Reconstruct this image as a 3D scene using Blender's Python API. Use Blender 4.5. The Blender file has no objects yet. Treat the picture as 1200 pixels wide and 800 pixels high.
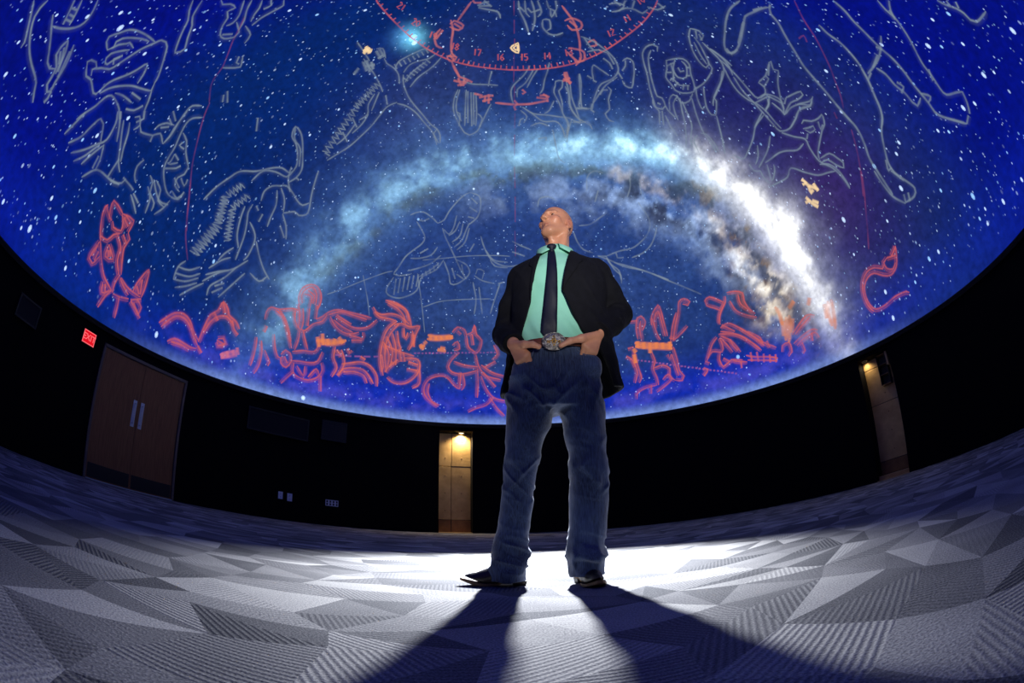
import bpy, bmesh, math, random
import numpy as np
from mathutils import Vector, Matrix
from mathutils.bvhtree import BVHTree

scene = bpy.context.scene
COL = scene.collection
PI = math.pi
R = math.radians

# ------------------------------------------------------------------ camera
cam_data = bpy.data.cameras.new('camera')
cam = bpy.data.objects.new('camera', cam_data)
COL.objects.link(cam)
scene.camera = cam
cam_data.type = 'PANO'
cam_data.sensor_fit = 'HORIZONTAL'
cam_data.sensor_width = 36.0
cam_data.sensor_height = 24.0
cam_data.panorama_type = 'FISHEYE_EQUISOLID'
cam_data.fisheye_lens = 519.565 / 1200 * 36.0       # a 15 mm full-frame fisheye
cam_data.fisheye_fov = R(220)
cam_data.clip_start = 0.02
cam.matrix_world = (Matrix.Translation((0, 0, 0.28)) @ Matrix.Rotation(PI / 2 + 0.4073, 4, 'X')
                    @ Matrix.Rotation(-0.01776, 4, 'Z'))

# ------------------------------------------------------------------ world, lights, exposure
world = bpy.data.worlds.new('world'); scene.world = world
world.use_nodes = True
world.node_tree.nodes['Background'].inputs[0].default_value = (0, 0, 0, 1)
world.node_tree.nodes['Background'].inputs[1].default_value = 0.0
vs = scene.view_settings
vs.view_transform = 'Standard'; vs.look = 'None'; vs.exposure = 0.0; vs.gamma = 1.0
vs.use_curve_mapping = False


def spot(name, loc, target, power, half_angle, blend, radius, color):
    d = bpy.data.lights.new(name, 'SPOT')
    d.energy = power; d.spot_size = 2 * R(half_angle); d.spot_blend = blend
    d.shadow_soft_size = radius; d.color = color
    o = bpy.data.objects.new(name, d); COL.objects.link(o)
    o.location = loc
    o.rotation_euler = (Vector(target) - Vector(loc)).to_track_quat('-Z', 'Y').to_euler()
    return o


# the strobe that stands behind the man: the photograph shows its pool of light on the carpet, the rims on his
# legs and the two leg shadows that run from it towards the camera; his hips hide the head of it
_a = R(61)
spot('strobe_behind_man', (0.30, 3.55, 1.50), (0.30 - 0.08, 3.55 - math.cos(_a), 1.50 - math.sin(_a)), 2100, 43, 1.0, 0.05, (0.88, 0.95, 1.08))
# the strobe on the camera's side: the photograph shows it on his face, ear, neck and shirt, which the strobe behind cannot reach
spot('strobe_front_offscreen', (0.55, -0.95, 1.00), (0.22, 1.80, 1.52), 320, 12.5, 0.7, 0.2, (1.0, 0.95, 0.9))

# ------------------------------------------------------------------ helpers
RC = (0.2274, 2.9338)      # centre of the round room
RW, RD, HS = 7.014, 6.934, 2.482   # wall radius, dome radius, dome spring height
rng = np.random.default_rng(7)
random.seed(7)


def lin(r, g, b):
    f = lambda c: c / 12.92 if c <= 0.04045 else ((c + 0.055) / 1.055) ** 2.4
    return np.array([f(r / 255), f(g / 255), f(b / 255)])


def L4(r, g, b):
    return (*lin(r, g, b), 1.0)


def tag(o, label=None, cat=None, group=None, kind=None):
    if label: o['label'] = label
    if cat: o['category'] = cat
    if group: o['group'] = group
    if kind: o['kind'] = kind
    return o


def empty(name, loc=(0, 0, 0), rotz=0.0):
    o = bpy.data.objects.new(name, None); COL.objects.link(o)
    o.location = loc; o.rotation_euler = (0, 0, rotz); o.empty_display_size = 0.1
    return o


def obj(name, me, m=None, parent=None, loc=None, rot=None):
    o = bpy.data.objects.new(name, me); COL.objects.link(o)
    if m is not None:
        me.materials.clear(); me.materials.append(m)
    if parent is not None: o.parent = parent
    if loc is not None: o.location = loc
    if rot is not None: o.rotation_euler = rot
    return o


def mesh_np(name, v, faces, smooth=False):
    """mesh from numpy arrays; faces is (n,3) or (n,4)"""
    v = np.asarray(v, dtype=np.float32); faces = np.asarray(faces, dtype=np.int32)
    k = faces.shape[1]
    me = bpy.data.meshes.new(name)
    me.vertices.add(len(v)); me.vertices.foreach_set('co', v.ravel())
    me.loops.add(faces.size); me.loops.foreach_set('vertex_index', faces.ravel())
    me.polygons.add(len(faces))
    me.polygons.foreach_set('loop_start', np.arange(0, faces.size, k, dtype=np.int32))
    me.polygons.foreach_set('loop_total', np.full(len(faces), k, dtype=np.int32))
    if smooth: me.polygons.foreach_set('use_smooth', np.ones(len(faces), dtype=bool))
    me.update(calc_edges=True); me.validate()
    return me


def mesh_bm(name, bm, smooth=False):
    me = bpy.data.meshes.new(name)
    bmesh.ops.recalc_face_normals(bm, faces=bm.faces)
    if smooth:
        for f in bm.faces: f.smooth = True
    bm.to_mesh(me); bm.free()
    return me


def box(bm, lo, hi, bevel=0.0):
    r = bmesh.ops.create_cube(bm, size=1.0)
    c = [(lo[i] + hi[i]) / 2 for i in range(3)]; s = [hi[i] - lo[i] for i in range(3)]
    for v in r['verts']: v.co = Vector([c[i] + v.co[i] * s[i] for i in range(3)])
    if bevel > 0:
        es = list({e for v in r['verts'] for e in v.link_edges})
        bmesh.ops.bevel(bm, geom=es, offset=bevel, segments=2, affect='EDGES', profile=0.6)


def box_mesh(name, lo, hi, bevel=0.0):
    bm = bmesh.new(); box(bm, lo, hi, bevel); return mesh_bm(name, bm)


def tube(bm, pts, r, seg=8, closed=False):
    pts = [Vector(p) for p in pts]; n = len(pts); rings = []
    rr = r if isinstance(r, (list, tuple)) else [r] * n
    for i, p in enumerate(pts):
        if closed: t = pts[(i + 1) % n] - pts[i - 1]
        else: t = pts[min(i + 1, n - 1)] - pts[max(i - 1, 0)]
        t.normalize()
        a = t.cross(Vector((0, 0, 1)))
        if a.length < 1e-3: a = t.cross(Vector((1, 0, 0)))
        a.normalize(); b = t.cross(a)
        rings.append([bm.verts.new(p + rr[i] * (math.cos(2 * PI * k / seg) * a + math.sin(2 * PI * k / seg) * b)) for k in range(seg)])
    for i in range(n if closed else n - 1):
        A, B = rings[i], rings[(i + 1) % n]
        for k in range(seg): bm.faces.new((A[k], A[(k + 1) % seg], B[(k + 1) % seg], B[k]))
    if not closed:
        bm.faces.new(rings[0][::-1]); bm.faces.new(rings[-1])


# ---- materials
def nodes_of(name):
    m = bpy.data.materials.new(name); m.use_nodes = True
    nt = m.node_tree
    return m, nt, nt.nodes['Principled BSDF'], nt.nodes['Material Output']


def noise_mat(name, c1, c2, scale=20.0, rough=0.6, bump=0.0, bscale=None, metallic=0.0, spec=0.5, stretch=(1, 1, 1), detail=6.0, sheen=0.0):
    m, nt, bs, out = nodes_of(name)
    N, K = nt.nodes, nt.links
    tc = N.new('ShaderNodeTexCoord'); mp = N.new('ShaderNodeMapping'); mp.inputs['Scale'].default_value = stretch
    nz = N.new('ShaderNodeTexNoise'); nz.inputs['Scale'].default_value = scale; nz.inputs['Detail'].default_value = detail
    rp = N.new('ShaderNodeValToRGB')
    rp.color_ramp.elements[0].position = 0.3; rp.color_ramp.elements[1].position = 0.7
    rp.color_ramp.elements[0].color = (*c1, 1); rp.color_ramp.elements[1].color = (*c2, 1)
    K.new(tc.outputs['Object'], mp.inputs[0]); K.new(mp.outputs[0], nz.inputs['Vector'])
    K.new(nz.outputs[0], rp.inputs[0]); K.new(rp.outputs[0], bs.inputs['Base Color'])
    bs.inputs['Roughness'].default_value = rough; bs.inputs['Metallic'].default_value = metallic
    bs.inputs['Specular IOR Level'].default_value = spec
    if sheen:
        bs.inputs['Sheen Weight'].default_value = sheen; bs.inputs['Sheen Roughness'].default_value = 0.5
    if bump:
        n2 = N.new('ShaderNodeTexNoise'); n2.inputs['Scale'].default_value = bscale or scale * 3; n2.inputs['Detail'].default_value = 4
        bp = N.new('ShaderNodeBump'); bp.inputs['Strength'].default_value = bump; bp.inputs['Distance'].default_value = 0.01
        K.new(mp.outputs[0], n2.inputs['Vector']); K.new(n2.outputs[0], bp.inputs['Height']); K.new(bp.outputs[0], bs.inputs['Normal'])
    return m


def emit_mat(name, color, strength=1.0, alpha=1.0, sample=False, ramp=0.25):
    """light given off by the projection: uneven, partly see-through line light"""
    m, nt, bs, out = nodes_of(name)
    N, K = nt.nodes, nt.links
    em = N.new('ShaderNodeEmission'); em.inputs[1].default_value = strength
    em.inputs[0].default_value = (*color, 1)
    if alpha < 1:
        tr = N.new('ShaderNodeBsdfTransparent'); mx = N.new('ShaderNodeMixShader')
        tc = N.new('ShaderNodeTexCoord'); nz = N.new('ShaderNodeTexNoise'); nz.inputs['Scale'].default_value = 3.0; nz.inputs['Detail'].default_value = 5
        mr = N.new('ShaderNodeMapRange'); mr.inputs[1].default_value = 0.3; mr.inputs[2].default_value = 0.7
        mr.inputs[3].default_value = max(alpha - ramp, 0.05); mr.inputs[4].default_value = min(alpha + ramp, 1)
        K.new(tc.outputs['Object'], nz.inputs['Vector']); K.new(nz.outputs[0], mr.inputs[0])
        fa = N.new('ShaderNodeAttribute'); fa.attribute_name = 'fade'; mu = N.new('ShaderNodeMath'); mu.operation = 'MULTIPLY'
        K.new(mr.outputs[0], mu.inputs[0]); K.new(fa.outputs['Fac'], mu.inputs[1]); K.new(mu.outputs[0], mx.inputs[0])
        K.new(tr.outputs[0], mx.inputs[1]); K.new(em.outputs[0], mx.inputs[2]); K.new(mx.outputs[0], out.inputs[0])
    else:
        K.new(em.outputs[0], out.inputs[0])
    m.cycles.emission_sampling = 'AUTO' if sample else 'NONE'
    return m


# ---- lattice noise for numpy fields
_tab = rng.random((64, 64, 64)).astype(np.float32)


def vnoise(x, y, z):
    xi, yi, zi = np.floor(x).astype(np.int32), np.floor(y).astype(np.int32), np.floor(z).astype(np.int32)
    fx, fy, fz = x - xi, y - yi, z - zi
    fx, fy, fz = fx * fx * (3 - 2 * fx), fy * fy * (3 - 2 * fy), fz * fz * (3 - 2 * fz)
    g = lambda a, b, c: _tab[(xi + a) & 63, (yi + b) & 63, (zi + c) & 63]
    l = lambda a, b, t: a + (b - a) * t
    return l(l(l(g(0, 0, 0), g(1, 0, 0), fx), l(g(0, 1, 0), g(1, 1, 0), fx), fy),
             l(l(g(0, 0, 1), g(1, 0, 1), fx), l(g(0, 1, 1), g(1, 1, 1), fx), fy), fz)


def fbm(x, y, z, o=5):
    s = 0; a = 0.5; t = 0
    for i in range(o):
        s = s + a * vnoise(x * 2 ** i + 7.3 * i, y * 2 ** i + 3.1 * i, z * 2 ** i + 11.7 * i); t += a; a *= 0.55
    return s / t
# ------------------------------------------------------------------ the room: floor
def at_wall(az, r, z=0.0):
    return Vector((RC[0] + r * math.sin(R(az)), RC[1] + r * math.cos(R(az)), z))


def make_floor():
    cell = 0.23; n = 72; ang = R(24); half = n * cell / 2
    gx = np.arange(n + 1) * cell - half
    X, Y = np.meshgrid(gx, gx, indexing='ij')
    jit = rng.uniform(-0.30, 0.30, (2, n + 1, n + 1)) * cell
    X = X + jit[0] * 1.1; Y = Y + jit[1]
    X, Y = X * 1.25, Y * 0.85                       # shards are longer one way
    c, s = math.cos(ang), math.sin(ang)
    X, Y = c * X - s * Y + RC[0], s * X + c * Y + RC[1]
    verts = np.stack([X.ravel(), Y.ravel(), np.zeros(X.size)], 1)
    idx = np.arange((n + 1) * (n + 1)).reshape(n + 1, n + 1)
    faces, shade, ang_, amp = [], [], [], []
    prev = None
    for i in range(n):
        for j in range(n):
            q = [idx[i, j], idx[i + 1, j], idx[i + 1, j + 1], idx[i, j + 1]]
            cen = verts[q].mean(0)
            if math.hypot(cen[0] - RC[0], cen[1] - RC[1]) > RW + 0.75: continue
            u = random.random()
            if u < 0.30: parts = [q]
            elif u < 0.65: parts = [[q[0], q[1], q[2]], [q[0], q[2], q[3]]]
            else: parts = [[q[1], q[2], q[3]], [q[1], q[3], q[0]]]
            for p in parts:
                faces.append([int(k) for k in p])
                shade.append(random.choice((0.18, 0.28, 0.38, 0.48, 0.58, 0.68, 0.82)))
                ang_.append(random.choice((10, 35, 62, 95, 128, 150, 170)) + random.uniform(-6, 6))
                amp.append(random.choice((0.15, 0.3, 0.6, 0.9, 1.0)))
    me = bpy.data.meshes.new('floor')
    me.from_pydata([tuple(v) for v in verts], [], faces); me.update()
    a = me.attributes.new('shade', 'FLOAT', 'FACE'); a.data.foreach_set('value', np.array(shade, dtype=np.float32))
    a = me.attributes.new('rib', 'FLOAT', 'FACE'); a.data.foreach_set('value', np.array(amp, dtype=np.float32))
    d = np.zeros((len(faces), 3), dtype=np.float32); t = np.radians(ang_); d[:, 0] = np.cos(t); d[:, 1] = np.sin(t)
    a = me.attributes.new('ribdir', 'FLOAT_VECTOR', 'FACE'); a.data.foreach_set('vector', d.ravel())
    bm = bmesh.new(); bm.from_mesh(me)
    bmesh.ops.delete(bm, geom=[v for v in bm.verts if not v.link_faces], context='VERTS'); bm.to_mesh(me); bm.free()
    # carpet: shards of slate and pale grey yarn, each ribbed along its own direction
    m, nt, bs, out = nodes_of('carpet')
    N, K = nt.nodes, nt.links
    def attr(nm):
        n_ = N.new('ShaderNodeAttribute'); n_.attribute_name = nm; return n_
    def mth(op, a, b=None):
        n_ = N.new('ShaderNodeMath'); n_.operation = op
        for k, v in ((0, a), (1, b)):
            if v is None: continue
            if isinstance(v, (int, float)): n_.inputs[k].default_value = v
            else: K.new(v, n_.inputs[k])
        return n_.outputs[0]
    tc = N.new('ShaderNodeTexCoord')
    wob = N.new('ShaderNodeTexNoise'); wob.inputs['Scale'].default_value = 60; K.new(tc.outputs['Object'], wob.inputs['Vector'])
    dot = N.new('ShaderNodeVectorMath'); dot.operation = 'DOT_PRODUCT'
    K.new(tc.outputs['Object'], dot.inputs[0]); K.new(attr('ribdir').outputs['Vector'], dot.inputs[1])
    ph = mth('ADD', mth('MULTIPLY', dot.outputs['Value'], 2 * PI / 0.0165), mth('MULTIPLY', wob.outputs[0], 1.6))
    rib = mth('ADD', mth('MULTIPLY', mth('SINE', ph), 0.5), 0.5)
    crs = N.new('ShaderNodeVectorMath'); crs.operation = 'CROSS_PRODUCT'; crs.inputs[1].default_value = (0, 0, 1)
    K.new(attr('ribdir').outputs['Vector'], crs.inputs[0])
    dot2 = N.new('ShaderNodeVectorMath'); dot2.operation = 'DOT_PRODUCT'
    K.new(tc.outputs['Object'], dot2.inputs[0]); K.new(crs.outputs[0], dot2.inputs[1])
    tuft = mth('ADD', mth('MULTIPLY', mth('SINE', mth('MULTIPLY', dot2.outputs['Value'], 2 * PI / 0.011)), 0.5), 0.5)
    ribtex = mth('MULTIPLY', rib, mth('ADD', mth('MULTIPLY', tuft, 0.25), 0.75))
    big = N.new('ShaderNodeTexNoise'); big.inputs['Scale'].default_value = 4; big.inputs['Detail'].default_value = 3; K.new(tc.outputs['Object'], big.inputs['Vector'])
    fib = N.new('ShaderNodeTexNoise'); fib.inputs['Scale'].default_value = 190; fib.inputs['Detail'].default_value = 3; K.new(tc.outputs['Object'], fib.inputs['Vector'])
    sh = mth('ADD', mth('ADD', attr('shade').outputs['Fac'], mth('MULTIPLY', mth('SUBTRACT', big.outputs[0], 0.5), 0.4)), mth('MULTIPLY', mth('SUBTRACT', fib.outputs[0], 0.5), 1.3))
    sh = mth('SUBTRACT', sh, mth('MULTIPLY', mth('MULTIPLY', ribtex, attr('rib').outputs['Fac']), 0.30))
    rp = N.new('ShaderNodeValToRGB')
    e = rp.color_ramp.elements
    e[0].position = 0.0; e[0].color = L4(80, 79, 80); e[1].position = 1.0; e[1].color = L4(196, 191, 182)
    x = e.new(0.5); x.color = L4(137, 134, 131)
    K.new(sh, rp.inputs[0]); K.new(rp.outputs[0], bs.inputs['Base Color'])
    bs.inputs['Roughness'].default_value = 0.95; bs.inputs['Specular IOR Level'].default_value = 0.15
    hgt = mth('ADD', mth('MULTIPLY', mth('MULTIPLY', ribtex, attr('rib').outputs['Fac']), -1.0), mth('MULTIPLY', fib.outputs[0], 0.8))
    bp = N.new('ShaderNodeBump'); bp.inputs['Strength'].default_value = 0.4; bp.inputs['Distance'].default_value = 0.006
    K.new(hgt, bp.inputs['Height']); K.new(bp.outputs[0], bs.inputs['Normal'])
    o = obj('floor', me, m)
    tag(o, 'grey carpet woven in ribbed angular shards covering the round floor', 'carpet', kind='structure')


make_floor()

# ------------------------------------------------------------------ walls
M_WALL = noise_mat('black_wall_fabric', lin(9, 9, 11), lin(14, 14, 17), 60, 0.9, 0.15, 200, spec=0.1)
M_TRIM = noise_mat('rim_metal', lin(20, 21, 26), lin(30, 31, 38), 12, 0.55, spec=0.3)
M_FRAME = noise_mat('door_frame_metal', lin(96, 84, 76), lin(112, 98, 88), 8, 0.5)
DOOR = (-78.8, -62.8, 2.24)
NICHES = ((-15.6, -9.5, 2.33), (63.9, 69.8, 2.33))


def arc_sheet(bm, r, a0, a1, z0, z1, step=1.0, t=0.04):
    """a curved slab between two azimuths"""
    n = max(1, int(abs(a1 - a0) / step)); prev = None
    for i in range(n + 1):
        a = a0 + (a1 - a0) * i / n
        q = [bm.verts.new(at_wall(a, rr, z)) for rr, z in ((r, z0), (r, z1), (r + t, z1), (r + t, z0))]
        if prev:
            for k in range(4): bm.faces.new((prev[k], prev[(k + 1) % 4], q[(k + 1) % 4], q[k]))
        else: bm.faces.new(q)
        prev = q
    bm.faces.new(prev[::-1])


bm = bmesh.new()
cuts = sorted([DOOR] + list(NICHES))
a = -180.0
for a0, a1, top in cuts:
    arc_sheet(bm, RW, a, a0, 0, HS + 0.05); arc_sheet(bm, RW, a0, a1, top, HS + 0.05); a = a1
arc_sheet(bm, RW, a, 180, 0, HS + 0.05)
tag(obj('wall_round', mesh_bm('wall_round', bm), M_WALL), 'black curved wall running all the way round beneath the dome', 'wall', kind='structure')

# rim ring under the dome edge
bm = bmesh.new()
n = 240; prof = ((RD - 0.012, HS - 0.012), (RD + 0.02, HS - 0.075), (RW - 0.004, HS - 0.075), (RW - 0.004, HS + 0.03), (RD + 0.006, HS + 0.012))
rings = [[bm.verts.new(at_wall(360 * i / n, r, z)) for r, z in prof] for i in range(n)]
for i in range(n):
    A, B = rings[i], rings[(i + 1) % n]
    for k in range(len(prof)): bm.faces.new((A[k], A[(k + 1) % len(prof)], B[(k + 1) % len(prof)], B[k]))
tag(obj('trim_1', mesh_bm('trim_1', bm), M_TRIM), 'dark metal rim ring along the lower edge of the dome', 'trim', kind='structure')

# ------------------------------------------------------------------ double door
M_WOOD = noise_mat('walnut_veneer', lin(128, 82, 46), lin(160, 106, 62), 7, 0.5, stretch=(9, 9, 0.5), detail=8, spec=0.4)
M_STEEL = noise_mat('brushed_steel', lin(176, 186, 200), lin(206, 214, 224), 40, 0.38, metallic=0.6, stretch=(1, 1, 12))
M_BLACK = noise_mat('black_plastic', lin(12, 12, 13), lin(18, 18, 20), 30, 0.5)


def local_frame(az, r):
    """an Empty on the wall: local x runs to the right as seen from inside, local -y faces the room centre"""
    p = at_wall(az, r); return p, -R(az)


p, rz = local_frame((DOOR[0] + DOOR[1]) / 2, RW * math.cos(R((DOOR[1] - DOOR[0]) / 2)) + 0.0)
W = 2 * RW * math.sin(R((DOOR[1] - DOOR[0]) / 2)); Hh = DOOR[2]
door = empty('door_1', p, rz); tag(door, 'dark walnut double door with steel pull plates and black kick plates', 'door', kind='structure')
fr = 0.055
bm = bmesh.new()
box(bm, (-W / 2, -0.04, 0), (-W / 2 + fr, 0.10, Hh), 0.006); box(bm, (W / 2 - fr, -0.04, 0), (W / 2, 0.10, Hh), 0.006)
box(bm, (-W / 2, -0.04, Hh - fr), (W / 2, 0.10, Hh), 0.006)
obj('door_frame', mesh_bm('door_frame', bm), M_FRAME, door)
obj('threshold', box_mesh('threshold', (-W / 2 + fr, -0.07, 0.0), (W / 2 - fr, 0.06, 0.014), 0.004), M_STEEL, door)
lw = W / 2 - fr - 0.004
for s in (-1, 1):
    x0, x1 = (s * 0.003, s * lw) if s > 0 else (-lw, -0.003)
    leaf = obj('door_leaf', box_mesh('door_leaf', (x0, -0.012, 0.02), (x1, 0.035, Hh - fr - 0.004), 0.003), M_WOOD, door)
    obj('kick_plate', box_mesh('kick_plate', (x0 + 0.02, -0.016, 0.035), (x1 - 0.02, -0.0125, 0.27), 0.001), M_BLACK, leaf)
    xc = s * 0.083
    obj('pull_plate', box_mesh('pull_plate', (xc - 0.04, -0.018, 1.08), (xc + 0.04, -0.0125, 1.54), 0.002), M_STEEL, leaf)
    bm = bmesh.new()
    tube(bm, [(xc, -0.018, 1.14), (xc, -0.055, 1.14), (xc, -0.06, 1.17), (xc, -0.06, 1.45), (xc, -0.055, 1.48), (xc, -0.018, 1.48)], 0.011, 10)
    obj('pull_handle', mesh_bm('pull_handle', bm, True), M_STEEL, leaf)

# ------------------------------------------------------------------ niches with bronze plates
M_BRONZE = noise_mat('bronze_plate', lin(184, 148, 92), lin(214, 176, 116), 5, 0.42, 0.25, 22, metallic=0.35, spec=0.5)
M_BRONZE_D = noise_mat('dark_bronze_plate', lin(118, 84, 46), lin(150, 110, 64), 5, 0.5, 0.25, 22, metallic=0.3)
M_LAMP = emit_mat('warm_lamp_glass', lin(255, 230, 184), 4.0, sample=True)


def rivet(r=0.013):
    bm = bmesh.new(); bmesh.ops.create_uvsphere(bm, u_segments=8, v_segments=5, radius=r)
    for v in bm.verts: v.co.y *= 0.5
    return mesh_bm('rivet', bm, True)


RIVET = rivet(); RIVET.materials.append(M_BRONZE_D)


def niche(name, az0, az1, top, cols, rows, label, lamp_x, power, dim):
    az = (az0 + az1) / 2; half = RW * math.sin(R((az1 - az0) / 2))
    p, rz = local_frame(az, RW); t = empty(name, p, rz); tag(t, label, 'niche', kind='structure')
    dep = 0.30
    for s in (-1, 1):
        x0, x1 = sorted((s * half, s * (half + 0.04)))
        obj('jamb', box_mesh('jamb', (x0, -0.02, 0), (x1, dep + 0.05, top), 0.004), M_WALL, t)
    obj('soffit', box_mesh('soffit', (-half - 0.04, -0.02, top), (half + 0.04, dep + 0.05, top + 0.04), 0.004), M_WALL, t)
    obj('backing', box_mesh('backing', (-half, dep + 0.012, 0), (half, dep + 0.05, top)), M_BLACK, t)
    obj('threshold', box_mesh('threshold', (-half, -0.03, 0.0), (half, dep, 0.012), 0.003), M_BRONZE, t)
    g = 0.006
    for ci in range(len(cols) - 1):
        for ri in range(len(rows) - 1):
            x0, x1 = -half + cols[ci] * 2 * half + g, -half + cols[ci + 1] * 2 * half - g
            z0, z1 = rows[ri] + g, rows[ri + 1] - g
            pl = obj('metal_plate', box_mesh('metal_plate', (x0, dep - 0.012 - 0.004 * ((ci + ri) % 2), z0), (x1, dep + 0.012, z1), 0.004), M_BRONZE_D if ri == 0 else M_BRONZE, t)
            yy = dep - 0.0125 - 0.004 * ((ci + ri) % 2)
            xs = [(x0 + x1) / 2] if x1 - x0 < 0.4 else [(x0 + x1) / 2]
            nz = 3 if z1 - z0 > 1.0 else 2
            for k in range(nz):
                obj('rivet', RIVET, None, pl, loc=((x0 + x1) / 2 + 0.01, yy, z0 + (z1 - z0) * (k + 0.5) / nz))
    # recessed down-lamp in the soffit
    if not dim:                                  # only the back niche shows its glowing lamp
        lm = bmesh.new(); bmesh.ops.create_cone(lm, cap_ends=True, segments=20, radius1=0.05, radius2=0.05, depth=0.012)
        obj('lamp_glass', mesh_bm('lamp_glass', lm), M_LAMP, t, loc=(lamp_x, dep - 0.1, top - 0.008))
    lr = bmesh.new(); tube(lr, [(0.06 * math.cos(2 * PI * k / 24), 0.06 * math.sin(2 * PI * k / 24), 0) for k in range(24)], 0.008, 6, True)
    obj('lamp_ring', mesh_bm('lamp_ring', lr, True), M_STEEL, t, loc=(lamp_x, dep - 0.1, top - 0.008))
    d = bpy.data.lights.new('niche_lamp', 'SPOT'); d.energy = power; d.spot_size = R(150); d.spot_blend = 0.8
    d.color = (1.0, 0.80, 0.50); d.shadow_soft_size = 0.04
    o = bpy.data.objects.new('niche_lamp', d); COL.objects.link(o); o.parent = t
    o.location = (lamp_x, dep - 0.1, top - 0.03)
    return t, half, dep


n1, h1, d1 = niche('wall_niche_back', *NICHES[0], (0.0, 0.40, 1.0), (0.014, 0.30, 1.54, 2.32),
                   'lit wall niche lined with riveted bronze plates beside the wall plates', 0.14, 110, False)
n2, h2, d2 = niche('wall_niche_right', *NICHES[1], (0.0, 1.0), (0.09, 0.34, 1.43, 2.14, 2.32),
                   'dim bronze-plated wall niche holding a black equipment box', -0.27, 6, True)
obj('sill_plate', box_mesh('sill_plate', (-h2, 0.12, 0.012), (h2, d2, 0.085), 0.004), M_BRONZE, n2)

# black equipment rack hanging in the right niche
p, rz = local_frame((NICHES[1][0] + NICHES[1][1]) / 2, RW)
rk = empty('equipment_box', p + Vector((0, 0, 1.72)), rz)
tag(rk, 'black open equipment box mounted high inside the dim bronze niche', 'equipment box')
rx0, rx1, ry0, ry1 = 0.03, 0.25, d2 - 0.20, d2 - 0.02
bm = bmesh.new()
box(bm, (rx0, ry0, 0), (rx0 + 0.012, ry1, 0.58)); box(bm, (rx1 - 0.012, ry0, 0), (rx1, ry1, 0.58)); box(bm, (rx0, ry1 - 0.008, 0), (rx1, ry1, 0.58))
obj('housing', mesh_bm('housing', bm), M_BLACK, rk)
for z in (0.0, 0.19, 0.38, 0.568):
    obj('shelf', box_mesh('shelf', (rx0 + 0.013, ry0 + 0.004, z), (rx1 - 0.013, ry1 - 0.009, z + 0.012)), M_BRONZE_D, rk)
obj('side_bracket', box_mesh('side_bracket', (rx1 + 0.004, ry0, 0.34), (rx1 + 0.05, ry1, 0.6), 0.003), M_BRONZE, rk)

# ------------------------------------------------------------------ exit sign
p, rz = local_frame(-81.9, RW - 0.004)
ex = empty('exit_sign', p + Vector((0, 0, 2.045)), rz)
tag(ex, 'small glowing red exit sign on the black wall beside the double door', 'exit sign')
w, h = 0.29, 0.225
obj('sign_box', box_mesh('sign_box', (-w / 2, -0.045, 0), (w / 2, 0, h), 0.006), M_BLACK, ex)
obj('sign_face', box_mesh('sign_face', (-w / 2 + 0.006, -0.0475, 0.006), (w / 2 - 0.006, -0.0455, h - 0.006)), emit_mat('exit_red', lin(226, 16, 34), 1.0), ex)
bm = bmesh.new()
for lo, hi in (((-w / 2 + 0.006, 0.006), (w / 2 - 0.006, 0.022)), ((-w / 2 + 0.006, h - 0.022), (w / 2 - 0.006, h - 0.006)), ((-w / 2 + 0.006, 0.022), (-w / 2 + 0.022, h - 0.022)), ((w / 2 - 0.022, 0.022), (w / 2 - 0.006, h - 0.022))):
    box(bm, (lo[0], -0.0495, lo[1]), (hi[0], -0.0478, hi[1]))
M_EXL = emit_mat('exit_letter_light', lin(255, 104, 112), 1.0)
obj('sign_border', mesh_bm('sign_border', bm), M_EXL, ex)
cu = bpy.data.curves.new('exit_text', 'FONT'); cu.body = 'EXIT'; cu.size = 0.14; cu.align_x = 'CENTER'; cu.align_y = 'CENTER'; cu.extrude = 0.0008; cu.offset = 0.003
tmp = bpy.data.objects.new('exit_text', cu); COL.objects.link(tmp)
bpy.context.view_layer.update()
me = bpy.data.meshes.new_from_object(tmp.evaluated_get(bpy.context.evaluated_depsgraph_get()))
bpy.data.objects.remove(tmp)
obj('lettering', me, M_EXL, ex, loc=(0, -0.0495, h / 2), rot=(PI / 2, 0, 0))['label'] = 'the word EXIT in pale red letters'

# ------------------------------------------------------------------ wall plates
M_PLATE = noise_mat('white_plate_plastic', lin(232, 234, 236), lin(244, 245, 246), 20, 0.4)
M_SLOT = noise_mat('dark_slot', lin(16, 16, 18), lin(24, 24, 28), 20, 0.5)


def plate(az, z, w, h, kind, label):
    p, rz = local_frame(az, RW - 0.002)
    t = empty('wall_plate', p + Vector((0, 0, z)), rz); tag(t, label, 'wall plate')
    obj('cover', box_mesh('cover', (-w / 2, -0.009, -h / 2), (w / 2, 0, h / 2), 0.003), M_PLATE, t)
    if kind == 'outlet':
        for s in (-1, 1):
            bm = bmesh.new(); box(bm, (-0.02, -0.0115, s * h * 0.22 - 0.018), (0.02, -0.0092, s * h * 0.22 + 0.018), 0.004)
            r_ = obj('socket', mesh_bm('socket', bm), M_PLATE, t)
            bm = bmesh.new()
            for x in (-0.008, 0.008): box(bm, (x - 0.002, -0.0125, s * h * 0.22 - 0.004), (x + 0.002, -0.0116, s * h * 0.22 + 0.010))
            box(bm, (-0.003, -0.0125, s * h * 0.22 - 0.013), (0.003, -0.0116, s * h * 0.22 - 0.008))
            obj('slot', mesh_bm('slot', bm), M_SLOT, r_)
    else:
        n = 4
        for k in range(n):
            x = -w / 2 + w * (k + 0.5) / n
            for s in (-1, 1):
                obj('jack', box_mesh('jack', (x - 0.018, -0.0115, s * h * 0.22 - 0.022), (x + 0.018, -0.0092, s * h * 0.22 + 0.022), 0.002), M_SLOT, t)


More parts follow.
